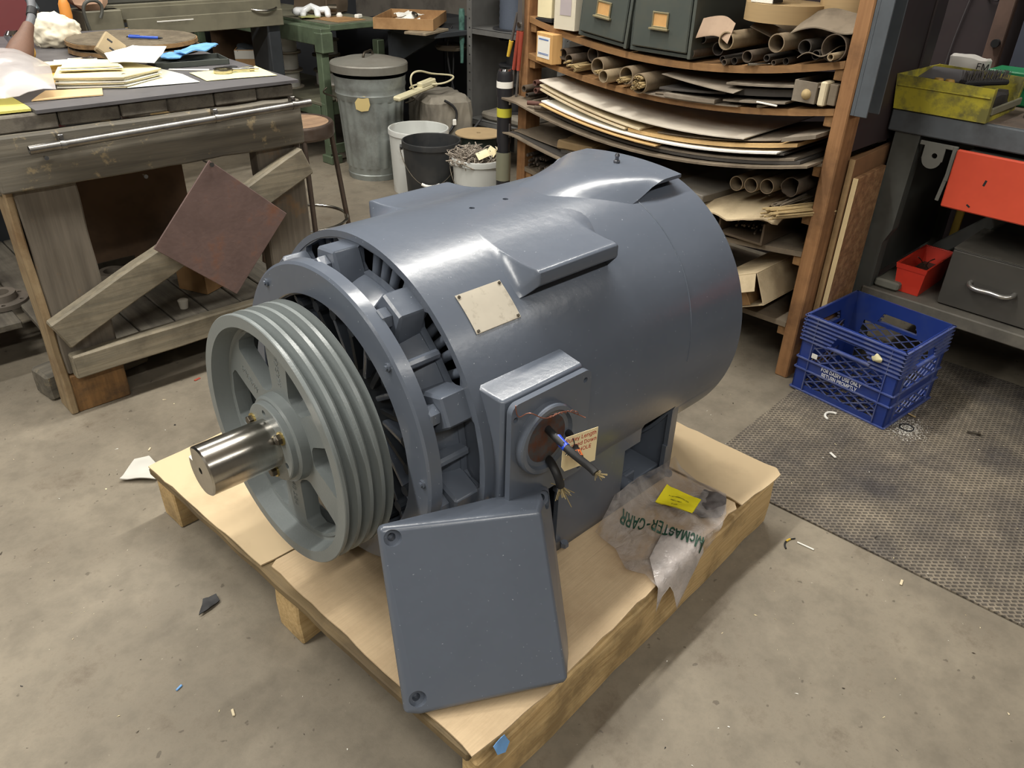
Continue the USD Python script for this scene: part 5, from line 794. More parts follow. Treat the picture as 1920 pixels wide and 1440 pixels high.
for t, u, z in ((tw[0], .245, .1035), (tw[1], .240, .0855)): w_ = t.bounds[1][1] - t.bounds[0][1]; V = t.vertices.copy(); V[:, 1] *= .142 / w_ if t is tw[0] else .126 / w_; V += (.0, u, z); t.vertices = V
obj('lettering', tw, mat('white_print', (224, 226, 232), .6, .03), crate, smooth=False, label='white lettering')
obj('paint_blob', wob(trimesh.creation.icosphere(3, 1.0).apply_transform(np.diag([.004, .016, .015, 1])), .006, 60, 4).apply_translation((-.0115, .075, .225)), mat('cream_blob', (222, 214, 170), .6, .05), crate, label='cream blob of filler on the ribs'); obj('sticker', bb(-.006, -.0045, .268, .288, .135, .152, 0), wht, crate)

# ---------------------------------------------------------------- green bench, bins and clutter at the back
gnm = mat('bench_green', (94, 108, 86), .5, .12, 6, dirt=(66, 74, 60), damt=.6, dscale=5); gtop = mat('green_bench_top', (112, 110, 92), .7, .12, 8, dirt=(84, 80, 70), damt=.6)
gt = thing('green_bench', 'green steel bench with lower shelf behind the metal trash can', 'bench', (2.36, 3.61, 0))
obj('top_plate', bb(.05, .48, .0, 1.55, .765, .80, .004), gnm, gt); obj('top_cover', bb(.052, .478, .004, 1.54, .8005, .803, .001), gtop, gt); obj('side_beam', bb(-.03, .045, -.02, 1.55, .69, .785, .004), gnm, gt); obj('head_bracket', bb(-.034, .049, -.03, .05, .65, .764, .006), gnm, gt)
for x, y in ((-.025, .0), (.40, .0), (-.025, 1.45), (.40, 1.45)): obj('leg', bb(x, x + .055, y, y + .055, .0, .69, .004), gnm, gt)
obj('lower_shelf', bb(-.03, .47, .04, 1.55, .345, .365, .003), gtop, gt); obj('shelf_rail', bb(-.03, .47, .01, .04, .29, .362, .003), gnm, gt); obj('side_rail', bb(-.03, -.001, .06, 1.45, .28, .344, .003), gnm, gt); obj('foot_rail', bb(-.03, .46, -.015, .0, .06, .12, .003), gnm, gt); obj('foot', bb(-.04, .045, -.03, .07, 0, .05, .004), gnm, gt)
spw = mat('spool_white', (214, 212, 204), .5, .05, 60, stretch=(1, 1, 8)); spf = mat('spool_flange', (186, 178, 160), .6, .08, 8); spd = mat('spool_dark_flange', (120, 110, 96), .6, .1, 8)
def spool(label, x, y, z, r, rf, h, mw, mfl, group=None, name='wire_spool'):
    s = thing(name, label, 'spool', (x, y, z), 0, group); obj('flange', lathe([(.012, 0), (rf, 0), (rf, .006), (.012, .006)], 40, closed=True), mfl, s); obj('flange', lathe([(.012, h - .006), (rf, h - .006), (rf, h), (.012, h)], 40, closed=True), mfl, s)
    w = [(.012, .006)] + [(r + .0018 * (i % 2), .006 + (h - .012) * i / 14) for i in range(15)] + [(.012, h - .006)]; obj('winding', lathe(w, 40, closed=True), mw, s); return s
for i, l in enumerate(('lowest white wire spool of the stack left of the green bench leg', 'middle white wire spool of the stack left of the green bench leg', 'top white wire spool of the stack left of the green bench leg')): spool(l, 2.475, 4.20, .366 + .108 * i, .070, .094, .107, spw, spf if i != 1 else spd)
for i, l in enumerate(('lowest white wire spool of the stack right of the green bench leg', 'second small spool of the stack right of the green bench leg', 'top white wire spool of the stack right of the green bench leg')): spool(l, 2.715, 4.10, .366 + .095 * i, (.078, .05, .075)[i], .092, .094, (spw, spd, spw)[i], spd)
cb = carton('carton', 'tan carton taped shut on the lower shelf of the green bench', (2.44, 4.56, .366), -38, .20, .18, .20, tanc, flaps=False, tape=mat('clear_tape', (206, 204, 196), .3, .05)); obj('dark_scraps', wob(sub(bb(-.09, .09, -.08, .08, .15, .205, .01), .03), .02, 20, 3), dk, cb)
obj('plywood_disc', mv(lathe([(0, -.012), (.37, -.012), (.37, .012), (0, .012)], 72, 'y'), (0, 0, .374), rx=6), wood('disc_wood', (186, 160, 112), (206, 180, 132), 'z', across=12), label='big round plywood disc standing on edge at the back wall', cat='disc', loc=(1.72, 4.62, 0), rot=-30)
obj('brown_board', bb(-.2, .2, -.01, .01, 0, .38, .002), brown, label='brown board standing at the back on the green bench shelf', cat='board', loc=(2.62, 5.0, .3665), rot=-20)
dish = thing('green_dish', 'round green shallow dish at the back end of the green bench', 'dish', (2.60, 4.86, .8035)); obj('pan', lathe([(0, .0), (.20, .0), (.235, .035), (.24, .05), (.232, .05), (.20, .012), (0, .010)], 64), mat('dish_green', (84, 132, 108), .4, .06), dish); obj('rim_band', lathe([(.2405, .03), (.247, .03), (.247, .052), (.2405, .052)], 64, closed=True), mat('dish_rim', (56, 70, 62), .5, .08), dish)
wp = thing('white_casting', 'white knobbly plastic casting on the green bench top', 'casting', (2.53, 3.95, .8045), -40); ws = sph([(-.09, 0, .03), (-.05, .01, .03)], .026); wq = mf(ws)
for a in (((-.05, 0, .035), (0, 0, .06)), ((0, 0, .06), (.05, 0, .04)), ((.05, 0, .04), (.095, 0, .045)), ((.095, 0, .045), (.10, -.03, .016)), ((-.05, 0, .03), (-.05, -.04, .016)), ((.03, .0, .04), (.04, -.05, .016))): wq = wq + mf(sph(list(a), .019))
obj('body', mt(wq), mat('glossy_white', (232, 234, 236), .25, .03), wp, smooth=50); obj('pipe_stub', cyl((.10, .01, .05), (.15, .02, .05), .022, n=20), zinc, wp); obj('bore', cyl((-.116, 0, .03), (-.112, 0, .03), .012, n=16), black_m, wp)
obj('carton_liner', bx(.22, .26, .003, (0, 0, .0017), .0005), tanc, label='flat tan cardboard on the green bench corner', cat='cardboard', loc=(2.60, 3.78, .8035), rot=4); obj('yellow_cloth', sheet([(-.07, -.03), (.05, -.05), (.08, .03), (-.04, .05)], lambda x, y: .004 + .01 * meshkit.fbm(np.c_[x * 25, y * 25, 0 * x], 3, 3), .003, .012), mat('dull_yellow_cloth', (150, 150, 96), .8, .08), label='dull yellow cloth at the left edge of the green bench top', cat='cloth', loc=(2.47, 3.90, .8035)); obj('eraser', bx(.05, .03, .022, (0, 0, .011), .004), wht, label='small white block on the right half of the green bench top', cat='block', loc=(2.74, 3.76, .8035), rot=20); obj('bottle_stopper', lathe([(0, 0), (.018, 0), (.02, .012), (.012, .026), (0, .028)], 18), wht, label='white screw cap beside the white casting', cat='cap', loc=(2.67, 3.86, .8038))
vz = thing('old_vice', 'dusty brown box of iron parts on the back of the green bench', 'box', (2.72, 4.12, .8035), 10); obj('body', wob(sub(bx(.2, .3, .1, (0, 0, .05), .008), .05), .008, 15, 2), bxm, vz); obj('pale_card', mv(bx(.10, .05, .02, b=.004), (.03, -.12, .112), rz=20), cr_s, vz); obj('iron_knob', sph([(-.05, -.1, .11), (-.05, -.06, .12)], .018), zinc, vz)
# table with tray
dt = thing('dark_table', 'dark steel table carrying the tan cardboard tray', 'table', (2.74, 3.06, 0)); obj('top', bb(0, .85, 0, .52, .755, .785, .004), dk, dt)
for x, y in ((.06, .46), (.79, .46)): obj('leg', bb(x, x + .04, y, y + .04, 0, .755, .003), dk, dt)
for x in (.06, .79): obj('bracket', hull([(x, .46, .754), (x + .02, .46, .754), (x, .05, .754), (x + .02, .05, .754), (x, .46, .55), (x + .02, .46, .55)]), dk, dt)
dc = thing('dark_cupboard', 'dark steel cupboard in the shade under and behind the tan tray', 'cabinet', (2.92, 3.66, 0)); obj('body', bb(0, .9, .01, .6, 0, .74, .004), mat('near_black', (34, 36, 42), .7, .1, 4), dc); obj('door', bb(.01, .445, .0, .009, .03, .72, .003), MATS['near_black'], dc); obj('door', bb(.455, .89, .0, .009, .03, .72, .003), MATS['near_black'], dc)
obj('scrap_board', bb(-.17, .10, .06, .20, .786, .800, .002), ow_lite, label='thin wooden board jutting out under the tan tray', cat='board', loc=(2.80, 3.0, 0), rot=18)
tt = thing('cardboard_tray', 'shallow tan cardboard tray full of white papers beside the green bench', 'tray', (2.80, 3.33, .8015), 38); 
obj('tray_bottom', bb(-.24, .24, -.17, .17, 0, .004, .001), tanc, tt)
for a in ((-.24, .24, -.174, -.17), (-.24, .24, .17, .174), (-.244, -.24, -.174, .174), (.24, .244, -.174, .174)): obj('tray_side', bb(*a, 0, .06, .001), tanc, tt)
for k, (x, y, r_, l) in enumerate(((-.10, -.02, 20, 'crumpled white paper at the left in the tan tray'), (.06, .02, -10, 'long crumpled white paper across the tan tray'), (.13, .07, 30, 'white paper heap at the back of the tan tray'))):
    a = math.radians(38); obj('loose_paper', sheet([(-.10, -.04), (.09, -.06), (.11, .03), (-.08, .06)], lambda x_, y_: .01 + .05 * meshkit.fbm(np.c_[x_ * 14, y_ * 14, 0 * x_ + k * 3], 3, k), .0012, .012), wht, label=l, cat='paper', loc=(2.80 + x * math.cos(a) - y * math.sin(a), 3.33 + x * math.sin(a) + y * math.cos(a), .807 + .001 * k), rot=38 + r_)
obj('grey_part', sph([(-.03, 0, .015), (.04, 0, .015)], .014), zinc, label='grey metal part lying among the papers of the tan tray', cat='part', loc=(2.83, 3.33, .84), rot=60)
# metal trash can
galv = mat('galvanised', (152, 158, 155), .42, .12, 4, stretch=(1, 1, .4), metal=.35, dirt=(104, 104, 100), damt=.6, dscale=6); galv_l = mat('galvanised_lid', (132, 130, 122), .5, .1, 6, metal=.3, dirt=(112, 104, 94), damt=.6)
can = thing('trash_can', 'fluted galvanised metal trash can with lid at the back', 'trash can', (2.405, 3.255, 0))
n = 160; rows = [(0, .158, 0), (.03, .162, 0), (.035, .158, 0), (.07, .160, 0), (.075, .164, 1), (.20, .172, 1), (.34, .182, 1), (.45, .190, 1), (.455, .1955, 0), (.475, .199, 0), (.485, .203, 0), (.495, .199, 0), (.515, .201, 0), (.53, .206, 0), (.545, .203, 0), (.58, .206, 0)]
V = []; 
for z, r_, fl in rows:
    for i in range(n): a = 2 * PI * i / n; q = r_ + (.0026 * math.copysign(abs(math.sin(a * 20)) ** .5, math.sin(a * 20)) if fl else 0); V.append((q * math.cos(a), q * math.sin(a), z))
rows = [(z * 1.07, .008 + (r_ + .026 * (1 - z / .45) * (z < .45)) * .965 + .004 * (z > .5), fl) for z, r_, fl in rows]; k = len(rows); f = []
for i in range(k - 1):
    for j in range(n): q = (j + 1) % n; f += [(i * n + j, i * n + q, (i + 1) * n + q), (i * n + j, (i + 1) * n + q, (i + 1) * n + j)]
V.append((0, 0, 0)); f += [(k * n, (j + 1) % n, j) for j in range(n)]
obj('body', trimesh.Trimesh(V, f, process=False), galv, can); lid = obj('lid', lathe([(.2125, .600), (.2185, .600), (.2205, .64), (.216, .647), (.198, .649), (.14, .665), (.06, .674), (0, .676)], 72), galv_l, can)
obj('lid_handle', sweep(spl([(-.06, -.03, .672), (-.055, -.03, .69), (0, 0, .697), (.05, .03, .69), (.055, .03, .672)], 24), .007, 10), zinc, lid); obj('torn_label', ext([(-.04, -.03), (-.01, -.042), (.03, -.036), (.042, -.005), (.036, .03), (.012, .044), (-.022, .036), (-.044, .008)], .004, MX((.616, -.788, 0), (0, 0, 1), (-.788, -.616, 0), (-.1545, -.1215, .45))), mat('torn_tan', (196, 176, 120), .7, .1), can)
for s in (1, -1): obj('side_handle', sweep(spl([(-.15 * s - .03, .14 * s + .03, .50), (-.165 * s - .03, .155 * s + .03, .47), (-.165 * s + .03, .155 * s - .0 + .0, .44), (-.14 * s + .0, .14 * s, .42)], 16), .005, 8), zinc, can)
# stool between bench and can
stl = thing('shop_stool', 'round wooden shop stool with steel rim and legs behind the timber bench', 'stool', (1.315, 2.375, 0)); sm_ = mat('stool_steel', (110, 98, 90), .4, .15, 10, metal=.7, dirt=(84, 66, 54), damt=.6, dscale=9)
obj('seat', lathe([(0, .604), (.138, .604), (.138, .620), (.12, .617), (0, .614)], 56), wood('stool_wood', (124, 98, 76), (156, 128, 100), 'x', dirt=(96, 78, 62), damt=.5), stl); obj('rim', lathe([(.1385, .575), (.152, .565), (.160, .575), (.160, .612), (.154, .622), (.1385, .621)], 56, closed=True), sm_, stl)
for i in range(4): a = math.radians(-22 + 90 * i); obj('leg', cyl((.145 * math.cos(a), .145 * math.sin(a), .585), (.205 * math.cos(a), .205 * math.sin(a), 0), .011, n=14), sm_, stl)
obj('foot_ring', sweep([(.181 * math.cos(a), .181 * math.sin(a), .20) for a in np.linspace(0, 2 * PI, 49)], .007, 10), steel, stl)
# buckets
def bucket(name, label, x, y, rt_, rb2, h, m, rim=.006, handle=None, rot=0, grip=None, deg=0):
    b = thing(name, label, 'bucket', (x, y, 0), rot)
    obj('tub', lathe([(0, 0), (rb2, 0), (rt_, h - .03), (rt_ + rim, h - .028), (rt_ + rim, h - .004), (rt_ + rim * .6, h), (rt_ - .002, h), (rt_ - .004, h - .006), (rb2 - .003, .004), (0, .004)], 64), m, b)
    if handle:
        A = np.linspace(0, PI, 28); P = [((rt_ + .014) * math.cos(a), -(rt_ + .014) * math.sin(a), h - .04 - .16 * math.sin(a) ** 1.6) for a in A]; hd = obj('bail_handle', sweep(P, .0025, 8), handle, b)
        if grip: obj('hand_grip', sweep(P[11:17], .008, 12), grip, hd)
        for s in (1, -1): obj('ear', cyl((s * (rt_ + .001), 0, h - .04), (s * (rt_ + .016), 0, h - .04), .014, n=16), m, b)
    return b
bkw = mat('bucket_white', (206, 208, 204), .4, .04, 4, dirt=(150, 140, 126), damt=.5, dscale=6, edge=(.56, .68)); bkk = mat('bucket_black', (44, 46, 48), .5, .1, 8, dirt=(70, 68, 66), damt=.4, dscale=9)
wbk_ = bucket('white_bucket', 'tall white plastic bucket behind the black one beside the trash can', 2.40, 2.84, .164, .150, .35, bkw)
bucket('black_bucket', 'black plastic bucket with wire bail and white grip before the white bucket', 2.215, 2.53, .148, .125, .37, bkk, handle=zinc, grip=wht, rot=-45, deg=1.15)
smb = bucket('scrap_bucket', 'small white bucket heaped with brown shavings and paper scraps', 2.246, 2.216, .128, .112, .34, bkw, handle=zinc, rot=-50, deg=1.2)
obj('red_print', [ext(sbox(-.02, .16, .02, .168), .001, MX((.73, -.68, 0), (0, 0, 1), (-.68, -.73, 0), (-.083, -.089, 0)))], redg, smb, smooth=False); obj('green_print', ext(sbox(-.10, .14, -.06, .20), .001, MX((.3, -.95, 0), (0, 0, 1), (-.95, -.3, 0), (-.118, -.07, 0))), mat('green_print', (40, 100, 76), .5, .05), smb, smooth=False)
r = np.random.default_rng(8); cur = []
for i in range(170):
    a, q = r.uniform(0, 6.28), .105 * math.sqrt(r.random()); p = np.array([q * math.cos(a) - .02, q * math.sin(a) + .02, .325 + .07 * (1 - (q / .11) ** 2) * r.random()]); d = r.normal(0, .018, (3, 3)); d[:, 2] *= .6; cur.append(sweep(spl([p, p + d[0], p + d[1] * 1.5, p + d[2]], 8), r.uniform(.0015, .004), 5))
obj('shavings', cur, mat('brown_shavings', (146, 136, 124), .7, .4, 60, fleck=(226, 222, 212), fscale=30), label='heap of brown and white shavings in the small white bucket', cat='shavings', kind='stuff', loc=(2.246, 2.216, 0))
obj('shaving_bed', lathe([(0, .31), (.115, .31), (.118, .318), (0, .36)], 30), MATS['brown_shavings'], smb, label='bed of shavings')
for k, (x, y, a, l) in enumerate(((2.275, 2.15, 20, 'cream paper scrap at the right rim of the scrap bucket'), (2.305, 2.12, 70, 'second cream paper scrap against the black lamp in the scrap bucket'), (2.20, 2.14, -30, 'small cream paper scrap at the front rim of the scrap bucket'))): obj('paper_scrap', mv(bx(.06, .045, .0015, b=.0003), rx=35, ry=-20, rz=a), crm, label=l, cat='paper', loc=(x, y, .372))
# spool of cable lying flat, tarpaulin-covered machine, power strip
spool('flat wooden cable reel lying behind the scrap bucket', 2.717, 2.68, 0, .10, .136, .30, mat('dark_green_cable', (44, 56, 50), .5, .1, 60, stretch=(1, 1, 8)), mat('reel_tan', (172, 148, 112), .7, .08, 10), name='cable_reel')
canvas = mat('canvas_cover', (128, 122, 110), .85, .1, 6, dirt=(94, 88, 80), damt=.5, dscale=5); cvm = sub(bx(.29, .34, .46, (0, 0, .232), .035), .022); V = cvm.vertices.copy(); dn = meshkit.fbm(V * np.array([13, 13, 3.5]) + 3, 4, 2) - .5; V[:, :2] *= (1 + .30 * dn * np.clip(V[:, 2] / .1, 0, 1) + .10 * (1 - V[:, 2] / .46))[:, None]; V[:, 2] += .03 * dn * (V[:, 2] > .3); cvm.vertices = V
cv = thing('covered_machine', 'machine under a grey canvas cover tied with black straps', 'machine', (2.77, 3.06, 0), -20); obj('canvas', cvm, canvas, cv, smooth=60)
for P in ([(-.165, .05, .45), (-.180, -.02, .36), (-.186, .05, .26), (-.190, .13, .20)], [(-.19, .19, .2), (-.194, .05, .20), (-.192, -.06, .24), (-.17, -.18, .33)], [(-.185, -.05, .26), (-.192, -.10, .16), (-.196, -.16, .05)]): obj('strap', sweep(spl([(-y_, x_ - .022, z_) for x_, y_, z_ in P], 18), .007, 8), black_m, cv)
obj('white_buckle', bx(.022, .012, .035, (.0, -.214, .33), .004), wht, cv)
ps = thing('power_strip', 'beige power strip with looped cord lying over the canvas-covered machine', 'power strip', (2.57, 2.955, .455), 0); bgm_ = mat('beige_plastic', (206, 198, 164), .45, .05, 8)
A, B = np.array([-.21, .02, .03]), np.array([.14, .08, .065]); d = (B - A) / np.linalg.norm(B - A); u = np.cross(d, [0, 0, 1]); u /= np.linalg.norm(u); w_ = np.cross(u, d)
m = bx(np.linalg.norm(B - A), .05, .026, b=.008); m.apply_transform(MX(d, -u, w_, (A + B) / 2)); obj('housing', m, bgm_, ps); m = bx(.13, .046, .03, b=.006); m.apply_transform(MX(d, -u, w_, A + (B - A) * .78 + w_ * .022)); obj('adapter', m, bgm_, ps)
obj('cord', sweep(spl([A + (B - A) * .45 + w_ * .02, A + (B - A) * .40 + w_ * .05, A + (B - A) * .42 + w_ * .09 + u * .0, A + (B - A) * .62 + w_ * .10, A + (B - A) * .95 + w_ * .06, B + (.12, -.03, .03), B + (.02, -.06, .01), A + (B - A) * .7 - u * .03 + w_ * .016, A + (B - A) * .46 - u * .03 + w_ * .018], 60), .0055, 10), bgm_, ps)
# grey perforated steel rack with black spools
gs = mat('rack_grey', (104, 104, 102), .5, .1, 6, dirt=(82, 80, 78), damt=.5)
mr = thing('steel_rack', 'grey perforated steel shelving rack with black spools at the back', 'shelf', (3.0, 3.06, 0))
def angle_post(x, y, sx, sy):
    P = mf(cat_([bb(min(x, x + sx * .04), max(x, x + sx * .04), y - .002, y + .002, 0, 1.9, .0)])) + mf(bb(x - .002, x + .002, min(y, y + sy * .04), max(y, y + sy * .04), 0, 1.9, 0))
    for z in np.arange(.1, 1.3, .05): P = P - mf(cyl((x + sx * .022, y - .01, z), (x + sx * .022, y + .01, z), .006, n=8)) - mf(cyl((x - .01, y + sy * .022, z), (x + .01, y + sy * .022, z), .006, n=8))
    return mt(P)
for x, y, a, b in ((0, 0, 1, -1), (0, -.75, 1, 1), (.4, 0, -1, -1), (.4, -.75, -1, 1)): obj('post', angle_post(x, y, a, b), gs, mr, smooth=False)
for z in (.28, .80, 1.3): obj('shelf_plate', [bb(.003, .397, -.747, -.003, z - .002, z, 0), bb(.003, .006, -.747, -.003, z - .03, z, 0)], gs, mr)
obj('side_sheet', bb(.045, .36, .0025, .0045, .05, 1.85, 0), gs, mr)
bks = mat('spool_black', (40, 42, 46), .45, .1, 10, dirt=(86, 82, 78), damt=.35, dscale=6); bw2 = mat('slate_wire', (84, 92, 106), .5, .12, 60, stretch=(1, 1, 10))
spool('large spool of slate blue wire on the middle shelf of the steel rack', 3.16, 2.83, .801, .085, .125, .25, bw2, bks, name='wire_spool')
z = .283
so_ = thing('reel_stack_base', 'flat grey sack lying on the lowest shelf under the black spools', 'sack', (3.18, 2.80, .281)); obj('sack', wob(sub(bx(.3, .36, .05, (0, 0, .027), .015), .04), .006, 12, 3), canvas, so_)
for i, (h, l) in enumerate(((.165, 'lowest black spool of the stack in the steel rack'), (.10, 'middle black spool of the stack in the steel rack'), (.145, 'uppermost black spool of the stack in the steel rack'))): spool(l, 3.16, 2.81, .338 + (.0, .166, .267)[i], .055, .10, h, black_m, bks)
obj('green_tool', [lathe([(0, .0), (.010, 0), (.012, .10), (.016, .12), (.018, .28), (.014, .30), (0, .30)], 20)], mat('teal_handle', (84, 122, 112), .4, .1, 14, dirt=(36, 60, 56), damt=.8, dscale=16), label='teal-handled tool hanging on the left post of the steel rack', cat='tool', loc=(2.985, 3.09, .60))
obj('hanging_cables', [sweep(spl([(0, 0, .6), (-.02, .02, .45), (.0, .01, .3), (.02, -.02, .12)], 20), .006, 8), sweep(spl([(.02, .03, .6), (.03, .02, .4), (.01, .03, .2)], 20), .005, 8)], black_m, label='dark cables hanging beside the steel rack post', cat='cable', loc=(2.97, 3.16, .2))
obj('pale_sheave', lathe([(.01, 0), (.09, 0), (.10, .015), (.09, .03), (.01, .03)], 36, closed=True), spd, label='small brown disc hanging in the shade left of the steel rack', cat='disc', loc=(3.02, 3.22, .66))
# sheet-metal brake and red cabinet behind the timber bench
brk = mat('brake_beige', (122, 118, 100), .5, .1, 5, dirt=(92, 88, 76), damt=.5); brd = mat('brake_dark', (84, 84, 78), .5, .1, 5)
sm = thing('sheet_brake', 'grey-beige sheet metal bending brake behind the timber bench', 'machine', (1.20, 3.80, 0))
obj('bed_beam', ext([(0, 0), (.0, -.05), (.05, -.07), (.06, -.02), (.06, 0)], 1.0, MX((0, 1, 0), (0, 0, 1), (1, 0, 0), (.02, .0, .93))), brk, sm, smooth=False); obj('bending_leaf', bb(.10, 1.0, -.045, -.03, .80, .885, .003), brk, sm); obj('upper_beam', bb(-.02, 1.05, .07, .20, .945, 1.25, .006), brd, sm); obj('nose_bar', bb(.0, 1.02, .04, .08, .925, .944, .003), brk, sm); obj('end_plate', bb(-.1, .09, -.03, .16, .6, .93, .006), brk, sm); obj('stand', bb(0, .08, 0, .2, 0, .60, .006), dk, sm); obj('stand', bb(.92, 1.0, 0, .2, 0, .86, .006), dk, sm)
obj('side_lever', sweep(spl([(-.10, -.05, .80), (-.105, -.06, .9), (-.09, -.06, .97), (-.05, -.06, .98), (-.035, -.06, .90)], 24), .008, 10), brd, sm); obj('scale_strip', bb(.25, .45, -.047, -.0455, .862, .868, 0), wht, sm); obj('handle', sweep(spl([(.80, -.045, .893), (.84, -.07, .887), (.92, -.07, .887), (.96, -.045, .893)], 16), .006, 8), steel, sm)
obj('pinkish_sack', wob(sub(bx(.16, .12, .10, (0, 0, .05), .03), .03), .015, 16, 5), mat('pinkish_paper', (196, 160, 134), .8, .08), label='pinkish sack on the bending brake at the top of the picture', cat='sack', loc=(1.16, 3.83, .9305))
rc = thing('red_cabinet', 'dark red steel cabinet standing behind the left bench', 'cabinet', (.36, 3.62, 0), -6); rdk = mat('cabinet_maroon', (122, 62, 64), .5, .06, 3); obj('body', bb(-.55, .47, .01, .5, 0, 1.7, .006), rdk, rc); obj('door', bb(-.545, -.042, .0, .009, .02, 1.68, .004), rdk, rc); obj('door', bb(-.036, .465, .0, .009, .02, 1.68, .004), rdk, rc); obj('handle', bb(-.07, -.05, -.02, -.0005, .5, .66, .003), chrome, rc)

# ---------------------------------------------------------------- clear plastic parts bag on the pallet, with its yellow slip and print
BP = [(.581, .186), (.66, .196), (.725, .196), (.818, .192), (.912, .190), (.925, .113), (.929, .045), (.86, .006), (.783, -.014), (.715, -.022), (.655, -.04), (.602, -.060), (.598, -.030), (.588, -.018), (.556, -.022), (.527, -.036), (.545, -.006), (.555, .031), (.539, .069), (.572, .124)]
BC = np.array([.72, .09])
def bagh(x, y):
    r = np.hypot((x + .0) / .19, (y + .0) / .13); e = .018 * meshkit.fbm(np.c_[x * 26, y * 26, 0 * x], 4, 9) + .008 * meshkit.noise(np.c_[x * 60 + y * 30, y * 44, 0 * x], 4)
    return .002 + .014 * np.clip(1.1 - r, 0, 1) + e * np.clip(1.35 - r, .25, 1) + .05 * np.maximum(0, (y + BC[1] - .13) / .06) ** 2 * np.clip((x + .16) / .1, 0, 1)
def drape(m):                                   # what hangs past the pallet edge bends down
    V = m.vertices.copy(); yw = V[:, 1] + BC[1]; q = np.maximum(0, -.006 - yw); V[:, 2] -= q * 1.7; V[:, 1] += q * .55; V[:, 1] -= .004 * (q > 0); m.vertices = V; return m
clear = usdkit.material(stage, '/World/Looks/clear_film', {'tc': ('texture_coordinate', {}), 'n': ('noise_texture', {'scale': 26, 'detail': 8, 'roughness': .62, 'distortion': 1.5}), 'n2': ('noise_texture', {'scale': 16, 'detail': 6, 'distortion': 1.0}), 'b': ('bump', {'strength': 1.0, 'distance': .014}), 'p': ('principled_bsdf', {'base_color': (.72, .68, .66), 'roughness': .09, 'specular_ior_level': 1.0}), 't': ('transparent_bsdf', {'color': (.93, .92, .92)}),
    'r': ('map_range', {'from_min': .35, 'from_max': .65, 'to_min': .05, 'to_max': .30}), 'x': ('mix_closure', {})}, [('tc.object', 'n.vector'), ('tc.object', 'n2.vector'), ('n2.fac', 'r.value'), ('n.fac', 'b.height'), ('b.normal', 'p.normal'), ('r.result', 'x.fac'), ('t.BSDF', 'x.closure1'), ('p.BSDF', 'x.closure2')], surface='x.closure')
bag = thing('parts_bag', 'torn clear plastic parts bag with yellow slip lying on the pallet before the motor', 'bag', (BC[0], BC[1], .1705))
bp = (np.array(BP) - BC).tolist(); obj('film', drape(sheet(bp, bagh, .0006, .009)), clear, bag, smooth=80)
wp_ = [(.545, -.006), (.60, .05), (.70, .075), (.735, .03), (.725, -.018), (.655, -.038), (.604, -.055), (.598, -.030), (.588, -.018), (.556, -.022), (.530, -.033)]
obj('white_lining', drape(sheet((np.array(wp_) - BC).tolist(), lambda x, y: np.maximum(bagh(x, y) - .0026, .0008), .0006, .010)), mat('white_film', (226, 220, 214), .22, .06, 12, spec=.9, bump=.008, bscale=30), bag, smooth=80)
def ribbon(P, lift, m, nm, **k): q = sheet(P, lambda x, y: bagh(x, y) + lift, .0006, .010); return obj(nm, drape(q), m, bag, **k)
ls = [(.832, .158), (.849, .070), (.781, .056), (.757, .142)]; yl_ = ribbon((np.array(ls) - BC).tolist(), .0022, mat('bright_yellow', (246, 232, 42), .5, .03), 'yellow_slip')
dirx = np.array([-.010, .165]) ; p0 = np.array([.742, .000]); L = np.linalg.norm(dirx); ux = np.array([(.679 - .748) , (.168 - .002)]); L = np.linalg.norm(ux); ux /= L; uy = np.array([-ux[1], ux[0]]) 
def film_text(tx, p, ux, uy, width, h, lift, m, nm, parent):
    t = meshkit.text_mesh(tx, h, .0004, bold=(width > .1)); v, f = trimesh.remesh.subdivide_to_size(t.vertices, t.faces, .006); w = v[:, 0].max() - v[:, 0].min(); X = (v[:, 0] - v[:, 0].min()) * width / w; Yy = v[:, 1]; xy = np.array(p) - BC + np.outer(X, ux) + np.outer(Yy, uy); z = bagh(xy[:, 0], xy[:, 1]) + lift + v[:, 2]
    return obj(nm, drape(trimesh.Trimesh(np.c_[xy, z], f, process=False)), m, parent, smooth=False)
film_text('McMASTER-CARR', (.738, -.004), ux, uy, L * 1.06, .033, .0018, mat('print_green', (28, 66, 50), .5, .05), 'lettering', bag)
sx_ = np.array([.832 - .849, .158 - .070]); sl_ = np.linalg.norm(sx_); sx_ /= sl_; sy_ = np.array([-sx_[1], sx_[0]])
for i, (tx, a, b, w_) in enumerate((('PO NUMBER 1234', .022, .028, .05), ('RETURN FORM', .026, .040, .036), ('QTY 1', .040, .058, .014))):
    q = np.array([.849, .070]) + sx_ * a + sy_ * 0 - np.array([.849 - .781, .070 - .056]) / np.linalg.norm([.068, .014]) * b; film_text(tx, q, sx_, sy_, w_, .0034, .0032, black_m, 'slip_print', yl_)
obj('parts_inside', wob(trimesh.creation.icosphere(4, 1.0).apply_transform(np.diag([.050, .042, .006, 1])), .010, 50, 4).apply_translation((.862 - BC[0], .06 - BC[1], .007)), mat('grey_parts', (96, 92, 92), .5, .3, 50), bag)

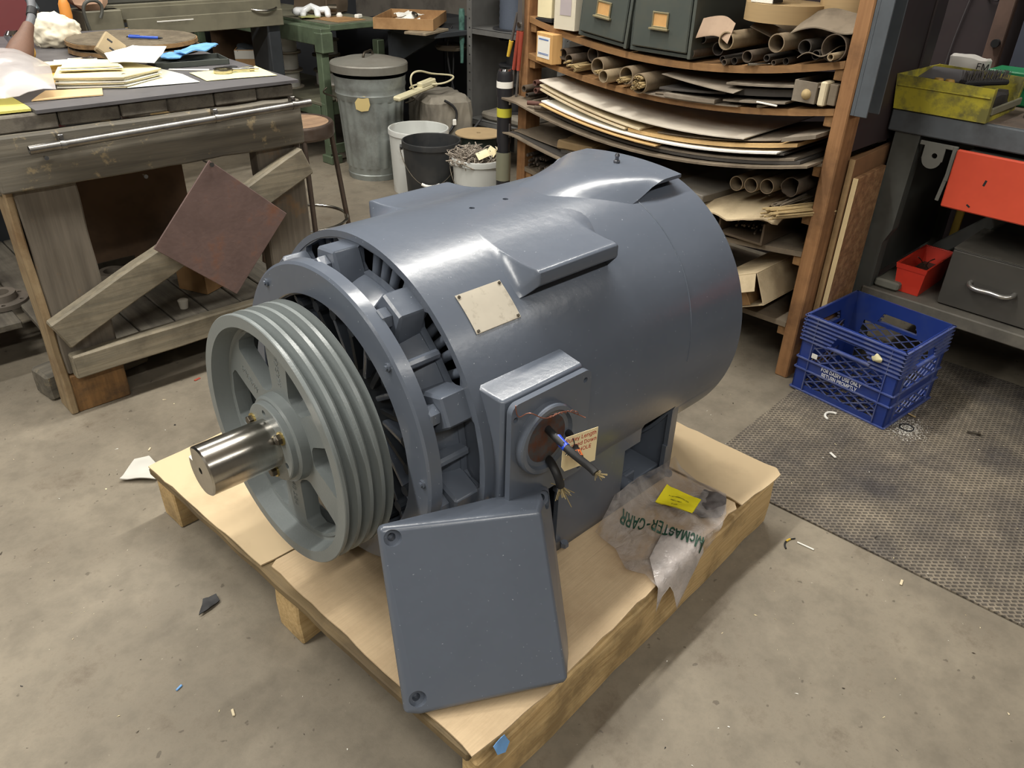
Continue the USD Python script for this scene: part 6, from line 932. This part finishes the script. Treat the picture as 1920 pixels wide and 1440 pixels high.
# ---------------------------------------------------------------- scraps on the floor
def scrap(name, mesh, m, label, cat, x, y, z=0.0005, rot=0): return obj(name, mesh, m, label=label, cat=cat, loc=(x, y, z), rot=rot)
obj('plastic_corner', sheet([(.0, .11), (.035, .09), (.03, .0), (.0, -.02), (-.07, .05)], lambda x, y: .002 + .02 * meshkit.noise(np.c_[x * 20, y * 20, 0 * x], 2), .003, .012), mat('milky_scrap', (206, 204, 196), .4, .04), label='white plastic scrap sticking out behind the left pallet corner', cat='plastic', loc=(.06, 1.335, .0))
scrap('black_scrap', sheet([(-.03, -.014), (-.012, .006), (.0, .022), (.03, .016), (.026, -.006), (.0, -.012)], lambda x, y: .001 + .014 * meshkit.fbm(np.c_[x * 40, y * 40, 0 * x], 3, 4), .002, .006), black_m, 'black torn rubber scrap on the floor left of the pallet', 'scrap', -.075, .79)
obj('blue_tape_piece', drape(sheet([(-.016, .012), (.012, .016), (.016, -.012), (-.006, -.02), (-.018, -.01)], lambda x, y: .001 + .006 * meshkit.noise(np.c_[x * 60, y * 60, 0 * x], 3), .0012, .005)) if False else mv(sheet([(-.018, .010), (.010, .014), (.018, -.008), (.002, -.018), (-.016, -.008)], lambda x, y: .001 + .006 * meshkit.noise(np.c_[x * 60, y * 60, 0 * x], 3), .0012, .005), rx=70), mat('tape_blue', (110, 160, 214), .5, .06), label='light blue tape scrap stuck on the front pallet edge', cat='tape', loc=(.058, -.010, .158))
w_ = thing('wire_snip', 'short black and yellow wire offcut on the floor right of the pallet', 'wire', (1.075, -.087, .0025), -20); obj('black_end', sweep(spl([(-.02, -.012, 0), (-.008, .004, 0), (0, .008, 0)], 8), .0022, 8), black_m, w_); obj('yellow_end', sweep(spl([(0, .008, 0), (.010, .010, 0), (.016, .010, 0)], 8), .0028, 8), yelg, w_); obj('bare_end', sweep([(.016, .010, 0), (.03, .006, 0)], .0016, 6), black_m, w_)
scrap('white_stick', cyl((-.022, 0, .0025), (.022, 0, .0025), .0022, n=10), wht, 'small white plastic stick beside the wire offcut on the floor', 'stick', 1.097, -.124, 0, -86)
scrap('white_hook', sweep(spl([(-.03, .012, 0), (-.012, .022, 0), (.01, .016, 0), (.016, -.012, 0)], 20), .004, 8), wht, 'bent white plastic hook on the rubber mat before the crate', 'hook', 1.745, .085, .0095, 20)
scrap('rubber_ring', trimesh.creation.torus(.021, .0022, 40, 10), black_m, 'thin black ring lying in white dust beside the crate', 'ring', 1.847, -.117, .0095)
bo = thing('floor_bolt', 'small grey bolt lying on the rubber mat at the right', 'bolt', (1.965, -.286, .0085), -65); obj('shank', cyl((-.02, 0, .004), (.012, 0, .004), .003, n=10), zinc, bo); obj('head', cyl((.012, 0, .004), (.018, 0, .004), .0065, n=6), zinc, bo)
r = np.random.default_rng(21); ch = []
for i in range(900): x, y = np.array([1.84, -.125]) + r.normal(0, .03, 2) * np.array([1.1, .9]); ch.append(hull(r.normal(0, .5, (6, 3)) * (r.uniform(.0008, .003), r.uniform(.0008, .003), .0008)).apply_translation((x, y, .0088)))
obj('white_dust', ch, wht, label='spill of white powder crumbs by the crate corner', cat='powder', kind='stuff', smooth=False)
cols = [wht, cr_s, black_m, zinc, crm]; lit = [[] for _ in cols]
for i in range(900):
    x, y = r.uniform(-.6, 2.6), r.uniform(-.9, 2.2)
    if -.06 < x < 1.2 and -.05 < y < 1.25 or x > 1.9 and -.02 < y < 1.75 or x > 1.78 and -.11 < y or x > 2.15 or y > 1.75 and -.1 < x < 1.0: continue
    s = r.uniform(.0007, .0026) * (2.0 if r.random() < .03 else 1); z = .0082 if (x > 1.192 and y < .25) else .001; g = hull(r.normal(0, 1, (6, 3)) * (s * r.uniform(.6, 1.5), s * .55, .0005)); lit[i % 5].append(mv(g, (x, y, z), rz=r.uniform(0, 180)))
for k, l in enumerate(('white crumbs', 'cream chips', 'black crumbs', 'grey metal chips', 'pale paper crumbs')): obj('floor_litter', lit[k], cols[k], label=l + ' scattered over the workshop floor', cat='litter', kind='stuff', smooth=False)
for i, (x, y, sz_, m, l, rt_) in enumerate(((-.229, .631, .012, mat('tape_blue', (110, 160, 214)), 'tiny light blue chip on the floor at the lower left', 20), (.118, 1.478, .012, cr_s, 'small cream chip on the floor behind the left pallet corner', 40), (-.184, .498, .014, cr_s, 'cream wood chip on the floor at the lower left', 70), (.419, 1.752, .018, redg, 'small red sliver on the floor between bench and pulley', 12), (1.53, -.009, .02, wht, 'thin white curl on the mat between pallet and crate', 60), (1.14, -.354, .016, cr_s, 'cream chip on the floor at the right edge of the mat', 10), (1.934, -.104, .02, strw, 'yellowish splinter lying by the right crate side', 80), (1.02, .03, .0, None, '', 0))):
    if m is not None: scrap('floor_chip', wob(bx(sz_ * 1.3, sz_ * .4, .003, (0, 0, .0015), .0012), .0012, 150, i), m, l, 'chip', x, y, .0082 if x > 1.3 else .0005, rt_)
